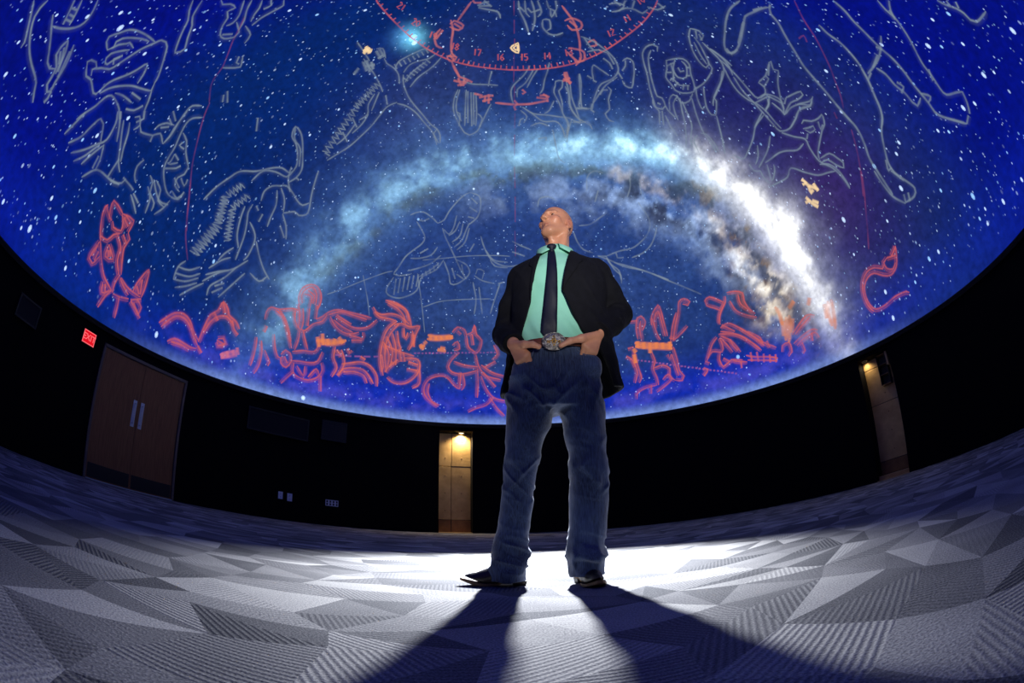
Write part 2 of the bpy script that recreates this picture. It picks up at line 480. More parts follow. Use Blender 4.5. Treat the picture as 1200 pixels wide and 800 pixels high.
plate(-43.9, 0.505, 0.10, 0.15, 'outlet', 'small wall outlet of the pair, farther from the jack panel')
plate(-42.25, 0.49, 0.11, 0.16, 'outlet', 'small wall outlet of the pair, nearer to the jack panel')
plate(-34.7, 0.485, 0.28, 0.13, 'jack', 'wide white jack panel low on the black wall')

# ------------------------------------------------------------------ dark wall boxes below the rim
M_NAVY = noise_mat('dark_acoustic_cloth', lin(14, 15, 22), lin(20, 21, 29), 80, 0.9, 0.2, 260)
M_DKFR = noise_mat('dark_frame', lin(20, 19, 21), lin(26, 25, 27), 20, 0.6)


def wall_box(name, az0, az1, z0, z1, m, framed, label, cat):
    az = (az0 + az1) / 2; half = RW * math.sin(R((az1 - az0) / 2))
    p, rz = local_frame(az, RW - 0.004 - RW * (1 - math.cos(R((az1 - az0) / 2))))
    t = empty(name, p + Vector((0, 0, z0)), rz); tag(t, label, cat)
    h = z1 - z0
    obj('panel', box_mesh('panel', (-half + 0.02, -0.05, 0.02), (half - 0.02, 0, h - 0.02), 0.004), m, t)
    for lo, hi in (((-half, 0), (half, 0.03)), ((-half, h - 0.03), (half, h)), ((-half, 0.03), (-half + 0.03, h - 0.03)), ((half - 0.03, 0.03), (half, h - 0.03))):
        obj('frame_bar', box_mesh('frame_bar', (lo[0], -0.062, lo[1]), (hi[0], -0.0, hi[1]), 0.003), M_DKFR, t)
    if framed:
        for k in range(9):
            z = 0.05 + (h - 0.1) * k / 8
            obj('louvre', box_mesh('louvre', (-half + 0.035, -0.058, z - 0.006), (half - 0.035, -0.051, z + 0.006)), M_DKFR, t)


wall_box('acoustic_panel', -51.0, -39.8, 1.70, 2.16, M_NAVY, False, 'wide dark navy cloth panel on the wall under the rim', 'wall panel')
wall_box('wall_vent', -37.4, -32.8, 1.80, 2.23, M_BLACK, True, 'square black louvred vent on the wall beside the navy panel', 'vent')
wall_box('wall_speaker', -95.6, -91.4, 1.78, 2.12, M_NAVY, False, 'small dark cloth speaker on the wall past the exit sign', 'speaker')
# Projected star chart: each figure is (name, colour, stroke width, strokes); a stroke lists azimuth, elevation (degrees) on the dome.
FIGURES = [
('robe_drawing','grey',1.0,[
  [-124.0,14.6,-122.7,14.3,-120.7,13.6,-119.4,13.0,-119.1,12.4],[-122.6,16.6,-122.3,15.5,-121.7,14.7,-120.4,14.1,-118.8,13.7,-117.4,13.5,-115.6,13.5,-114.1,13.6,-112.9,13.5,-112.0,12.9,-110.9,12.3],
  [-120.1,17.3,-118.7,17.0,-117.1,16.7,-115.4,16.2,-114.1,15.7,-113.1,15.8,-112.4,16.5],[-118.5,17.1,-117.5,18.0,-116.3,19.5,-115.6,21.0,-115.8,22.2,-116.7,23.2,-117.8,23.8],[-120.0,20.4,-118.8,19.6,-117.6,18.6],
  [-119.3,21.5,-117.8,20.5,-116.8,19.5],[-119.1,20.0,-118.3,20.7],[-118.4,19.6,-117.5,20.3],[-118.0,19.1,-117.0,19.9],]),
('club_drawing','grey',1.2,[
  [-114.8,19.1,-114.6,17.9,-114.1,17.1,-112.5,16.8,-111.7,15.8,-111.3,14.9,-110.4,14.6,-110.0,15.1,-110.6,16.1,-111.1,17.3,-112.0,18.6,-113.5,19.8],[-114.8,19.1,-113.5,18.5,-112.5,17.5,-111.6,16.4],
  [-114.2,18.4,-112.7,17.7,-111.6,16.8],[-113.0,19.1,-111.9,17.9,-110.9,16.6],[-109.9,15.2,-109.5,14.4,-109.5,13.7],[-114.1,17.8,-112.5,17.2],]),
('robed_figure_drawing','grey',1.0,[
  [-108.7,24.4,-110.2,24.5,-110.7,25.0,-110.2,26.5,-109.6,28.1,-108.2,29.5,-106.3,30.7,-104.6,31.5],[-108.8,24.4,-108.5,25.4,-109.1,25.9,-108.9,26.9,-108.0,28.2,-106.6,29.7,-105.3,30.7],
  [-108.6,25.0,-108.3,26.2,-107.6,27.3,-107.4,27.8,-106.0,28.2],[-107.1,23.6,-107.7,24.0,-107.8,24.8,-107.1,26.2,-106.2,27.6],[-107.1,23.6,-106.6,23.9,-106.5,24.8,-106.1,26.4],[-105.8,24.7,-106.6,25.0,-106.2,26.0],
  [-108.9,21.0,-109.4,21.2,-109.2,21.8,-108.3,22.4,-107.5,22.3,-107.7,21.6,-106.9,21.2],[-108.9,21.0,-107.5,20.5,-106.4,21.0,-104.2,20.7,-103.7,21.0,-103.7,21.7],
  [-107.7,21.6,-106.8,22.9,-105.6,24.0,-105.3,25.3,-105.1,27.3,-104.9,29.4,-104.4,31.4,-104.1,32.5,-103.2,33.1,-102.2,33.1,-100.8,32.4,-99.4,31.5,-98.1,30.5,-97.4,29.5],
  [-103.6,21.6,-103.7,22.8,-103.4,24.1,-102.5,26.1,-102.0,27.8,-101.7,29.5,-100.6,28.8,-99.7,27.2],[-103.3,21.5,-102.8,23.0,-101.8,24.5,-100.1,26.3,-98.3,27.5,-96.7,28.7,-97.4,29.5],[-101.3,23.6,-99.9,24.5,-97.6,25.3],
  [-99.1,25.9,-96.8,26.7],[-97.5,24.1,-96.1,25.1,-95.5,26.6],[-96.6,28.7,-95.4,27.6,-94.4,26.3,-93.3,25.7],[-103.0,17.0,-102.6,18.6,-102.1,20.4,-102.0,22.0,-101.4,23.0,-99.9,23.3,-98.4,23.2,-96.9,22.6],[-97.8,23.3,-96.8,22.7],
  [-97.9,23.3,-96.0,22.1,-94.3,20.6],[-96.2,23.1,-94.6,21.8,-92.9,20.4,-91.5,19.1,-90.1,18.4],[-95.0,23.7,-93.7,22.6,-92.4,20.8,-91.2,19.4],[-102.9,14.6,-102.7,17.0,-102.7,18.6],
  [-101.3,14.5,-100.2,16.5,-100.0,18.5,-99.7,20.2,-98.6,20.2,-97.5,19.3,-96.7,18.6],[-99.8,14.1,-98.1,16.1,-97.0,17.9,-96.1,19.5,-96.9,21.8,-98.3,22.9],[-98.5,13.8,-97.4,15.6,-96.5,18.3],[-97.0,14.5,-96.6,16.2,-95.9,18.6],
  [-94.2,15.7,-94.6,17.1,-95.9,18.8],[-94.8,15.5,-95.3,17.3],[-95.5,13.5,-94.4,15.5,-93.3,16.2,-91.4,16.5,-89.8,16.8,-88.6,17.6,-88.4,18.5],[-91.5,16.6,-91.7,18.5,-91.8,19.5],[-89.0,18.3,-86.7,18.3,-85.9,18.2],
  [-85.9,17.5,-84.5,16.9,-83.0,16.0],[-85.6,17.9,-83.7,17.4],[-90.7,16.6,-88.8,17.2],[-93.1,24.8,-92.0,24.4,-89.7,25.6,-88.8,26.7,-86.9,26.1],[-89.7,25.6,-89.2,24.7],[-95.0,24.7,-94.4,25.4,-93.1,24.8,-93.4,23.6],
  [-94.1,24.5,-93.5,25.8,-94.4,26.5],[-90.3,26.2,-90.2,27.2,-89.3,28.4,-87.8,29.2],[-89.6,27.2,-88.4,28.4],[-86.9,26.1,-86.9,27.5,-87.4,29.0,-88.0,32.0],[-89.6,29.1,-88.2,28.9],[-90.2,30.2,-88.2,29.7],]),
('kneeling_figure_drawing','grey',1.0,[
  [-86.9,26.4,-86.9,28.0,-87.5,29.8,-88.1,31.8,-88.1,33.1,-86.6,34.4],[-84.6,33.4,-86.0,32.1,-86.2,30.9,-85.6,29.4,-84.5,27.2,-84.1,25.4,-83.5,23.9,-81.9,22.6,-80.2,21.7,-78.9,21.6],[-85.3,29.6,-83.5,29.3,-82.0,28.1,-79.6,26.9],
  [-83.6,26.6,-83.3,25.6,-83.3,24.8,-81.9,26.1],[-83.6,26.6,-82.1,26.4],[-83.3,24.0,-81.5,25.3,-81.0,26.1],[-83.9,28.7,-84.0,28.0,-82.7,28.2],[-79.6,26.9,-79.3,25.6,-80.0,24.5,-79.6,23.3,-78.0,23.1],
  [-78.9,21.6,-77.4,22.1,-77.2,23.6],[-79.4,24.8,-77.9,24.3,-78.1,25.4],[-83.8,21.6,-81.9,20.5,-80.2,19.9,-78.5,20.4],[-79.9,17.8,-79.0,19.5,-78.7,21.1],[-84.9,21.6,-83.6,21.1,-82.9,19.8,-81.1,19.1,-80.7,17.9],
  [-83.3,21.8,-81.4,21.2,-80.7,19.8,-79.0,19.7],[-84.0,20.2,-82.3,19.2,-81.5,17.0],[-79.5,22.4,-77.7,22.1,-77.2,23.4],[-86.3,19.2,-87.4,19.8,-88.1,21.0,-87.8,22.4],[-80.6,24.1,-78.5,23.5],]),
('beast_drawing','grey',1.0,[
  [-108.6,38.1,-106.8,37.4,-104.9,37.0,-103.0,35.7,-100.1,34.0,-99.6,34.8,-99.6,35.6,-101.3,36.4,-103.4,37.5,-105.2,37.8,-107.7,39.5],
  [-105.9,42.4,-104.7,42.6,-104.0,43.8,-102.6,44.5,-102.5,43.2,-101.0,43.1,-99.8,42.1,-98.1,41.4,-96.7,41.8,-95.7,43.4,-96.2,44.3,-99.0,44.3],[-103.5,46.0,-100.3,44.9,-99.2,43.7,-99.3,42.6],[-97.8,41.7,-96.6,43.3],
  [-102.8,47.2,-100.7,46.2,-98.4,45.5,-96.8,44.4],[-101.7,48.8,-99.9,48.2,-98.8,47.3,-97.3,46.5],[-99.4,52.2,-97.9,52.0,-97.4,50.3,-97.0,48.2,-96.2,46.5],[-100.8,50.2,-99.3,50.1,-99.1,48.8],[-97.0,45.5,-94.1,45.9,-92.8,44.6],
  [-90.0,43.6,-88.1,42.6,-88.7,41.8,-90.6,40.0],[-90.6,43.1,-89.6,42.3,-88.9,42.6],[-85.1,38.2,-83.9,37.4],[-85.2,39.0,-83.0,38.0],]),
('meridian_line','red_faint',0.9,[
  [-99.3,45.7,-97.1,44.5,-95.0,43.0,-93.2,41.9,-90.8,40.1,-90.0,38.6,-89.0,37.3,-86.0,35.6],[-85.9,35.7,-84.6,33.9,-81.5,30.4,-79.0,27.3,-76.2,24.2,-74.1,21.2,-72.6,19.1],[-78.5,26.8,-75.2,22.7,-72.4,18.5,-69.8,15.3],]),
('dragon_drawing','grey',1.0,[
  [-72.9,24.7,-72.1,27.6,-70.9,30.1,-69.7,32.1,-66.7,33.8,-64.0,35.9,-62.0,36.9,-59.7,37.0,-59.3,38.5,-60.6,40.2,-62.7,41.6,-64.9,42.2,-65.9,43.8,-64.0,43.7,-61.9,42.7,-59.3,40.5,-57.7,38.6,-57.8,36.9,-58.8,35.4],
  [-66.3,32.0,-65.4,34.5,-62.8,35.7,-59.9,36.1,-59.3,37.5],[-65.9,43.8,-63.8,42.1,-61.1,41.4,-58.6,38.8],[-57.8,36.9,-56.8,36.8],]),
('wing_drawing','grey',1.0,[
  [-66.6,30.4,-68.2,30.5,-67.0,29.8,-68.6,29.9,-67.4,29.2,-69.0,29.3,-67.8,28.5,-69.4,28.6,-68.2,27.9,-69.8,28.0],
  [-68.3,27.7,-70.0,26.9,-68.1,27.1,-69.8,26.4,-67.9,26.6,-69.6,25.9,-67.8,26.1,-69.4,25.4,-67.6,25.6,-69.2,24.9,-67.4,25.1,-69.0,24.3,-67.2,24.5,-68.9,23.8,-67.1,24.0,-68.7,23.3,-66.9,23.5,-68.6,22.8],
  [-66.4,22.7,-68.7,22.5,-66.6,22.0,-68.9,21.8,-66.8,21.3,-69.1,21.1,-67.0,20.6,-69.3,20.4,-67.2,19.8,-69.5,19.7,-67.4,19.1,-69.7,18.9,-67.6,18.4,-69.9,18.2,-67.8,17.7,-70.1,17.5,-68.1,17.0,-70.3,16.8],
  [-64.3,29.5,-65.9,29.5,-64.7,28.8,-66.2,28.8,-65.1,28.1,-66.6,28.1,-65.5,27.4,-67.0,27.4,-65.9,26.7,-67.4,26.7],
  [-65.9,26.6,-67.1,25.8,-65.5,26.0,-66.8,25.2,-65.3,25.5,-66.5,24.7,-65.0,24.9,-66.2,24.1,-64.7,24.3,-66.0,23.5,-64.4,23.7,-65.7,23.0,-64.2,23.2,-65.4,22.4,-63.9,22.6,-65.2,21.8,-63.7,22.0,-64.9,21.2],
  [-64.5,28.0,-64.0,25.8,-63.0,23.2,-61.6,21.5],[-63.2,29.0,-63.2,27.4,-62.3,25.7,-61.5,23.3,-61.1,19.4],[-61.9,26.2,-60.1,25.2,-59.1,23.8,-59.1,21.1,-59.6,20.0],[-62.4,29.1,-61.4,28.6],
  [-58.8,23.9,-56.8,21.8,-54.9,20.1,-53.2,19.0],[-71.0,13.6,-68.8,14.1,-67.0,15.5],[-71.1,12.5,-68.3,13.2,-66.5,14.6],[-70.9,11.5,-68.5,12.3,-66.5,13.8],[-70.1,10.5,-68.2,11.6,-66.4,13.0],[-70.9,11.5,-71.0,13.6,-70.1,15.1],
  [-68.7,9.8,-67.1,11.6,-65.2,13.5],[-65.6,13.6,-63.3,16.1,-60.7,18.0,-58.7,20.4],[-65.5,14.8,-63.4,16.3,-61.5,17.4],[-65.4,16.0,-63.7,18.2,-62.2,19.4],[-64.3,17.9,-63.7,19.4,-62.5,21.1],
  [-63.8,11.9,-63.8,13.6,-61.8,15.9,-60.3,18.5],[-61.6,12.5,-60.0,15.2,-58.3,18.2],[-63.0,13.9,-61.4,15.1],[-63.1,12.7,-61.4,14.3],[-57.4,18.6,-55.0,18.0,-53.8,19.4],
  [-62.0,30.2,-62.5,31.9,-61.6,33.4,-60.0,34.2,-58.7,34.8,-56.5,34.3,-54.6,33.5,-53.1,33.3,-52.0,34.2],[-60.1,33.3,-58.6,31.1,-58.3,28.7,-58.0,27.0],[-59.6,34.0,-57.5,32.6,-56.3,30.6],
  [-56.3,30.4,-54.1,31.6,-52.8,31.4,-51.4,32.1,-51.3,33.2,-52.4,35.7,-53.3,38.2,-53.9,40.0],[-56.3,30.3,-54.3,28.6,-53.1,26.6],[-55.6,28.3,-53.6,26.7],[-60.2,28.5,-60.2,27.0],[-72.8,38.7,-74.9,40.4],]),
('snake_line_drawing','grey',1.0,[
  [-57.2,34.2,-59.2,35.9,-60.3,38.0],]),
('fish_drawing','red',1.35,[
  [-86.4,9.4,-87.5,10.8,-88.5,12.5,-88.7,13.6,-88.5,14.0],[-86.9,12.6,-87.7,13.8,-88.0,15.0,-86.9,15.0,-85.1,14.6],[-88.7,13.8,-87.6,13.1,-86.4,12.7],[-86.2,12.8,-85.5,12.2,-83.9,12.6,-84.4,13.8,-85.3,14.5],
  [-85.1,14.6,-83.8,15.0,-82.7,15.0,-82.5,13.1],[-84.6,14.3,-83.1,13.8],[-84.5,14.8,-82.8,14.4],[-86.8,10.0,-85.4,10.2,-84.8,11.4,-83.8,12.2],[-86.5,9.3,-86.9,6.5,-86.0,6.2,-85.3,7.7],[-86.5,8.7,-86.6,7.0],[-85.9,8.1,-85.9,6.7],
  [-84.7,9.9,-84.4,8.2,-82.9,8.6,-84.7,9.9],[-84.4,9.2,-83.8,8.4],[-84.1,9.4,-83.5,8.6],[-86.4,9.4,-84.7,7.4,-83.2,5.9,-81.6,5.1,-80.9,4.8],[-82.5,13.1,-81.7,12.5,-81.9,11.0,-81.2,9.3,-80.3,7.5],
  [-84.1,11.8,-82.5,10.7,-82.0,8.9,-80.7,7.3],[-83.2,12.4,-81.9,11.7],[-80.5,7.4,-80.8,5.9,-80.6,4.6],[-80.1,7.2,-78.6,6.6,-77.1,6.4,-75.5,6.4],[-80.3,7.1,-78.9,6.2,-77.7,5.7],[-77.1,6.4,-77.0,7.8,-75.9,10.6,-75.3,8.3,-75.3,6.4],
  [-76.8,7.5,-75.9,6.6],[-76.3,8.8,-75.7,6.7],[-82.9,5.1,-82.4,3.7,-80.9,4.8],[-82.4,5.0,-81.9,4.1],[-80.9,4.7,-81.6,3.5,-82.2,1.6],[-80.5,4.5,-79.0,4.7,-77.4,5.2],[-79.2,4.7,-78.9,3.5,-78.7,1.6],[-76.9,5.1,-75.2,4.2,-74.3,3.6],
  [-75.9,5.8,-74.7,5.1,-74.9,3.7],[-77.0,5.2,-75.2,6.2],[-76.3,5.1,-74.9,4.0],]),
('ram_drawing','red',1.7,[
  [-70.7,4.4,-69.8,5.5,-68.5,6.9,-66.8,7.5,-65.3,7.0,-64.1,5.7,-62.8,4.7],[-70.1,4.0,-69.3,5.2,-68.0,6.6,-66.4,6.9,-65.0,6.2,-63.8,4.9,-62.6,3.8],
  [-62.7,4.4,-62.4,6.7,-61.9,9.3,-60.8,10.5,-60.3,12.2,-59.0,11.4,-58.5,10.6,-56.8,10.0,-55.8,9.1],[-62.2,6.1,-61.5,8.3,-60.4,9.6,-58.8,10.2,-57.0,9.3],[-60.3,12.2,-59.3,10.6],[-61.4,10.0,-60.2,9.0],
  [-57.6,10.0,-56.8,8.7,-55.8,8.1],[-68.3,2.4,-67.1,3.3,-65.7,3.3,-63.8,3.1,-62.8,3.3],[-67.6,2.6,-65.9,2.8,-64.0,2.7],[-62.6,3.8,-61.6,3.0],[-59.3,5.6,-59.0,5.1,-57.7,5.9,-58.3,6.6,-59.3,6.2],[-59.4,5.9,-57.8,5.7],]),
('lettering_strip','pink',2.0,[
  [-58.2,3.8,-56.7,4.7,-55.1,5.5],[-58.0,3.5,-56.5,4.1,-55.1,4.9],[-58.0,4.2,-57.4,3.5],[-57.1,4.8,-56.6,3.9],[-56.1,5.3,-55.6,4.6],[-55.4,6.0,-54.9,4.9],]),
('water_bearer_drawing','red',1.4,[
  [-51.6,12.2,-51.7,13.6,-51.1,14.6,-49.4,14.8,-47.0,15.7,-45.7,15.8],[-50.0,14.4,-48.4,13.8,-47.2,12.4,-45.9,10.2,-45.2,8.9],[-49.4,14.7,-47.9,13.7,-46.6,12.0,-45.6,10.0],
  [-45.7,16.7,-46.4,18.0,-46.1,19.9,-44.7,20.9,-43.3,20.9,-42.2,19.9,-41.8,18.5,-42.0,16.9],[-45.3,17.2,-45.9,18.5,-45.4,19.8,-44.2,20.5,-43.0,19.6,-42.6,17.6],[-45.4,18.9,-43.9,18.8,-43.6,16.7],[-44.9,19.7,-43.4,19.2,-43.3,17.7],
  [-46.1,16.9,-45.2,15.1,-44.8,12.8],[-44.9,16.4,-44.2,14.2,-44.2,12.7],[-43.6,16.7,-43.1,13.6],[-42.2,17.7,-41.8,15.2],[-46.3,15.6,-45.8,13.8,-44.5,12.6,-43.5,12.6,-42.2,14.2,-40.5,15.2,-39.9,16.6],
  [-41.8,15.2,-40.7,16.0,-39.7,17.1,-37.9,18.0,-35.2,18.1,-32.9,18.1,-30.9,18.0],[-39.6,16.6,-37.2,17.8,-34.5,17.7,-31.8,17.5],[-39.2,16.4,-37.8,15.0,-36.0,14.2,-34.4,14.2,-32.9,14.9],
  [-38.2,16.7,-36.1,16.0,-34.0,15.5,-31.5,16.1,-29.8,17.9],[-38.4,16.0,-36.2,15.1,-34.1,14.6],[-38.0,17.0,-34.7,16.0],[-34.6,13.9,-33.0,13.9,-31.9,13.8,-32.2,15.0],[-34.1,13.1,-32.0,13.5],[-44.4,12.4,-44.3,10.6,-44.6,8.8],
  [-43.8,12.5,-42.8,10.7,-42.1,9.5],[-45.0,8.4,-43.0,9.1,-40.8,9.5,-40.2,11.1,-40.5,12.5],[-44.7,6.8,-43.2,7.1,-41.3,7.3,-39.9,7.9,-39.3,9.8],[-47.0,7.3,-46.3,8.3,-45.3,8.0,-44.8,6.7,-45.6,5.4,-46.7,5.9,-46.8,7.1],
  [-46.3,7.2,-45.5,6.2],[-44.3,6.6,-44.1,4.9,-43.0,4.3,-41.1,4.2,-39.4,5.1,-38.7,6.5,-39.2,7.8],[-43.6,6.2,-42.1,4.8,-42.1,6.5],[-41.2,4.7,-39.9,6.5,-39.1,5.5],[-44.1,4.9,-45.3,3.4,-46.0,2.4],[-38.8,5.5,-38.4,2.7],
  [-52.2,8.9,-52.0,7.5,-52.0,5.6,-52.2,3.8],[-51.2,8.6,-50.6,6.5,-50.7,4.2,-51.3,2.7],[-50.2,7.2,-48.8,5.4,-49.0,4.7],[-49.1,10.4,-48.3,8.1,-47.5,6.8,-46.9,6.7],[-50.8,11.3,-51.0,10.1],[-40.9,11.5,-39.0,11.4,-37.1,11.8,-35.3,12.5],]),
('lettering_strip','orange',2.2,[
  [-40.9,11.5,-38.4,12.0,-36.0,12.4],[-39.3,11.3,-37.1,11.8,-35.1,12.9],[-40.8,12.2,-40.1,10.5],[-40.0,13.0,-39.4,11.0],[-36.7,13.1,-35.6,12.2],[-38.8,12.3,-38.3,11.3],[-37.3,12.7,-37.4,11.6],]),
('sea_goat_drawing','red_bright',1.5,[
  [-28.8,21.8,-27.2,21.8,-25.5,21.4,-23.9,20.4,-23.2,18.7],[-28.2,21.4,-26.0,20.7,-24.4,19.4,-23.9,18.0],[-31.0,20.1,-30.3,19.3,-29.0,19.0,-27.1,19.5,-25.1,19.3,-23.2,18.1],[-30.6,19.3,-29.3,18.5,-27.3,18.5,-25.7,18.3],
  [-25.7,18.3,-27.3,16.5,-27.9,14.3,-28.0,11.8,-27.8,10.0,-27.0,7.7],[-25.2,17.8,-26.5,16.0,-27.2,13.8,-27.1,11.3,-26.5,8.4],[-35.2,8.4,-33.4,9.0,-31.6,9.5,-29.7,9.1,-28.2,7.5,-27.9,5.5],
  [-35.1,7.5,-33.3,8.1,-31.1,8.2,-29.8,7.3,-28.7,5.9],[-37.0,11.3,-36.9,9.2,-36.0,7.6,-36.7,5.7],[-35.7,11.0,-34.7,8.8,-35.5,6.2],[-36.6,10.8,-35.5,9.8],[-34.7,7.0,-32.6,7.5,-30.7,7.1,-29.9,5.8],[-35.8,6.2,-34.8,7.6],
  [-31.8,10.5,-30.8,10.1],[-34.5,11.5,-34.0,10.7,-33.8,11.3],[-28.5,21.8,-26.5,21.4,-24.4,20.9,-23.2,19.3,-22.6,17.6],[-26.1,17.5,-24.7,18.0,-22.8,17.6,-21.0,18.0,-21.5,16.4,-21.8,14.2],
  [-24.1,17.3,-23.8,15.7,-23.4,15.4,-23.2,16.5],[-25.3,16.5,-24.8,14.5,-24.0,12.9],[-22.3,17.0,-21.9,14.9,-22.6,13.1],[-27.8,14.0,-26.4,11.9,-26.4,9.1],[-27.3,15.2,-25.8,12.6,-25.8,9.9],[-26.3,16.0,-25.2,13.4,-24.8,10.0],
  [-24.4,13.2,-23.8,10.8],[-23.6,12.6,-23.1,10.9],[-27.8,11.6,-27.2,9.3,-27.4,8.3],[-27.4,13.4,-24.0,12.6,-21.4,12.2],[-23.2,11.6,-20.6,11.6,-20.1,9.9,-21.0,8.1,-22.7,6.8,-24.8,6.6,-26.3,7.4],[-22.4,11.0,-20.5,10.6],
  [-22.6,9.6,-20.5,9.5],[-20.1,9.9,-19.9,7.1,-21.2,6.0],[-21.9,16.3,-21.6,13.9],[-26.7,8.4,-25.5,10.6],[-26.1,9.5,-24.5,11.1],]),
('centaur_drawing','red',1.35,[
  [-14.2,17.5,-13.2,18.6,-11.7,18.2,-11.2,17.0],[-11.2,17.3,-10.1,17.8,-9.7,19.2,-9.2,17.4,-8.1,16.3,-8.5,14.3,-9.6,13.5],[-11.2,17.0,-10.7,14.9,-9.3,13.9],[-10.1,17.4,-9.7,15.3],[-13.1,17.9,-12.3,17.3],
  [-14.0,15.0,-13.0,15.8,-12.5,14.4,-13.6,14.0],[-12.5,13.7,-13.9,12.2,-14.5,10.8,-13.7,9.8,-11.6,9.6,-8.8,10.4],[-13.5,11.9,-11.3,11.3,-8.8,11.1],[-9.2,13.5,-8.5,11.1,-7.0,9.4,-4.2,8.7],[-8.1,11.5,-5.9,10.1,-3.5,9.4],
  [-12.0,9.9,-12.1,7.8,-12.2,6.7,-13.3,7.3,-14.7,8.7,-16.2,8.9,-18.2,8.0,-19.0,6.2,-18.4,4.5,-16.2,3.0],[-11.6,9.6,-11.2,7.5,-11.8,6.4],[-18.0,7.3,-18.2,5.6,-17.3,3.9,-15.9,3.3],[-8.8,10.7,-8.6,7.9,-8.7,5.1],
  [-8.1,9.4,-7.0,6.9,-5.6,5.2,-3.2,4.5],[-7.7,10.1,-5.2,7.3],[-5.6,5.2,-7.0,3.7,-9.0,3.0,-10.4,2.2],[-6.3,5.2,-4.9,3.1,-3.5,1.7],[-6.0,12.6,-4.9,13.7,-5.7,15.4],[-7.4,11.1,-5.3,12.3],]),
('lettering_strip','orange',1.9,[
  [-19.1,16.5,-17.1,16.4,-14.0,16.8],[-19.2,15.7,-16.7,15.9,-14.0,16.4],[-20.5,13.9,-19.5,14.5],[-20.4,14.6,-19.7,13.6],[-19.2,15.3,-19.7,14.7],[-16.9,13.9,-15.2,13.7],[-16.4,14.3,-15.4,14.2],[-18.6,16.4,-18.4,15.6],
  [-17.5,16.5,-17.3,15.7],[-16.4,16.6,-16.2,15.9],[-15.3,16.7,-15.1,16.1],[-14.4,16.8,-14.2,16.2],]),
('ecliptic_line','dash',1.0,[
  [-36.7,9.8,-35.5,10.0],[-34.9,10.0,-33.6,10.2],[-33.0,10.3,-31.8,10.5],[-31.2,10.6,-29.9,10.8],[-29.3,10.9,-28.4,11.1],[-21.5,12.7,-21.0,12.8],[-20.8,12.8,-20.3,12.9],[-20.0,12.9,-19.6,12.9],[-19.3,13.0,-18.9,13.0],
  [-18.6,13.1,-18.2,13.1],[-17.9,13.1,-17.5,13.2],[-17.2,13.2,-16.7,13.3],[-16.5,13.3,-16.0,13.3],[-15.7,13.4,-15.3,13.4],[-15.0,13.4,-14.6,13.5],[-14.3,13.5,-13.9,13.5],[-13.6,13.6,-13.2,13.6],[-12.9,13.6,-12.4,13.6],
  [-12.1,13.7,-11.7,13.7],[-11.4,13.7,-11.0,13.7],[-10.7,13.8,-10.3,13.8],[-10.0,13.8,-9.5,13.8],[-9.3,13.8,-8.8,13.9],[-8.5,13.9,-8.1,13.9],[-7.8,13.9,-7.4,13.9],[-7.1,13.9,-6.6,14.0],[-6.4,14.0,-5.9,14.0],[-5.6,14.0,-5.2,14.0],
  [21.3,10.8,21.7,10.7],[22.0,10.6,22.4,10.5],[22.7,10.4,23.1,10.3],[23.4,10.2,23.8,10.1],[24.1,10.0,24.5,9.9],[24.8,9.8,25.2,9.7],[25.5,9.6,25.9,9.5],[26.2,9.3,26.6,9.2],[26.8,9.1,27.3,9.0],[27.5,8.9,27.9,8.8],[28.2,8.7,28.6,8.6],
  [28.9,8.4,29.3,8.3],[29.6,8.2,30.0,8.1],[30.3,8.0,30.7,7.9],[30.9,7.7,31.4,7.6],[31.6,7.5,32.0,7.4],[32.3,7.3,32.7,7.1],[33.0,7.0,33.4,6.9],[33.7,6.8,34.1,6.6],[34.3,6.5,34.7,6.4],[35.0,6.3,35.4,6.1],[35.7,6.0,36.1,5.9],
  [36.3,5.8,36.7,5.6],[37.0,5.5,37.4,5.4],[37.7,5.3,38.1,5.1],[38.4,5.0,38.8,4.9],[39.0,4.7,39.4,4.6],[39.7,4.5,40.1,4.3],[40.3,4.2,40.8,4.1],[41.0,3.9,41.4,3.8],]),
('archer_drawing','red',1.35,[
  [23.5,14.3,23.5,16.4,24.1,18.4,24.9,18.6,25.6,17.4,24.7,15.8],[24.2,13.8,24.2,16.3,24.7,17.8],[26.7,16.5,27.1,18.2,28.1,19.4,28.9,20.0,29.2,18.8,29.3,16.3,29.5,13.8],[27.3,15.7,27.6,17.7,28.6,18.9,28.8,17.1,29.0,13.9],
  [30.4,12.6,31.4,15.2,32.6,17.7,33.3,19.6,34.5,19.9,35.5,19.1,34.9,18.5,33.9,19.0],[29.9,12.7,30.8,15.3,32.2,17.8],[33.9,14.7,32.1,13.6,30.7,12.9,29.7,13.4],[27.0,17.9,27.5,14.6,28.0,13.4],
  [30.2,11.6,30.5,9.1,30.6,6.9,31.3,5.8,30.8,5.0,29.5,5.3],[29.6,10.3,30.0,7.8,30.3,6.0],[22.3,12.4,22.5,10.5,22.8,8.7,23.1,6.9,22.6,6.0],[22.6,12.0,22.1,10.3,22.4,8.1,21.8,6.1],[20.7,11.5,21.7,10.7,22.2,9.2],[21.2,12.9,22.4,13.0],
  [25.8,11.4,26.2,9.6,25.6,8.3,26.1,6.4,26.2,5.0],[25.6,8.3,27.5,8.6,28.8,7.7,28.6,6.3,29.5,5.3],[27.1,5.9,28.3,6.7,28.8,5.6,27.2,4.5,25.7,3.7],[25.9,5.1,23.4,4.8,21.9,4.0,21.8,3.0],[28.9,10.4,29.1,9.5,29.6,10.3],
  [24.8,5.3,24.6,3.6],[22.5,18.0,24.0,17.9],]),
('lettering_strip','orange',2.3,[
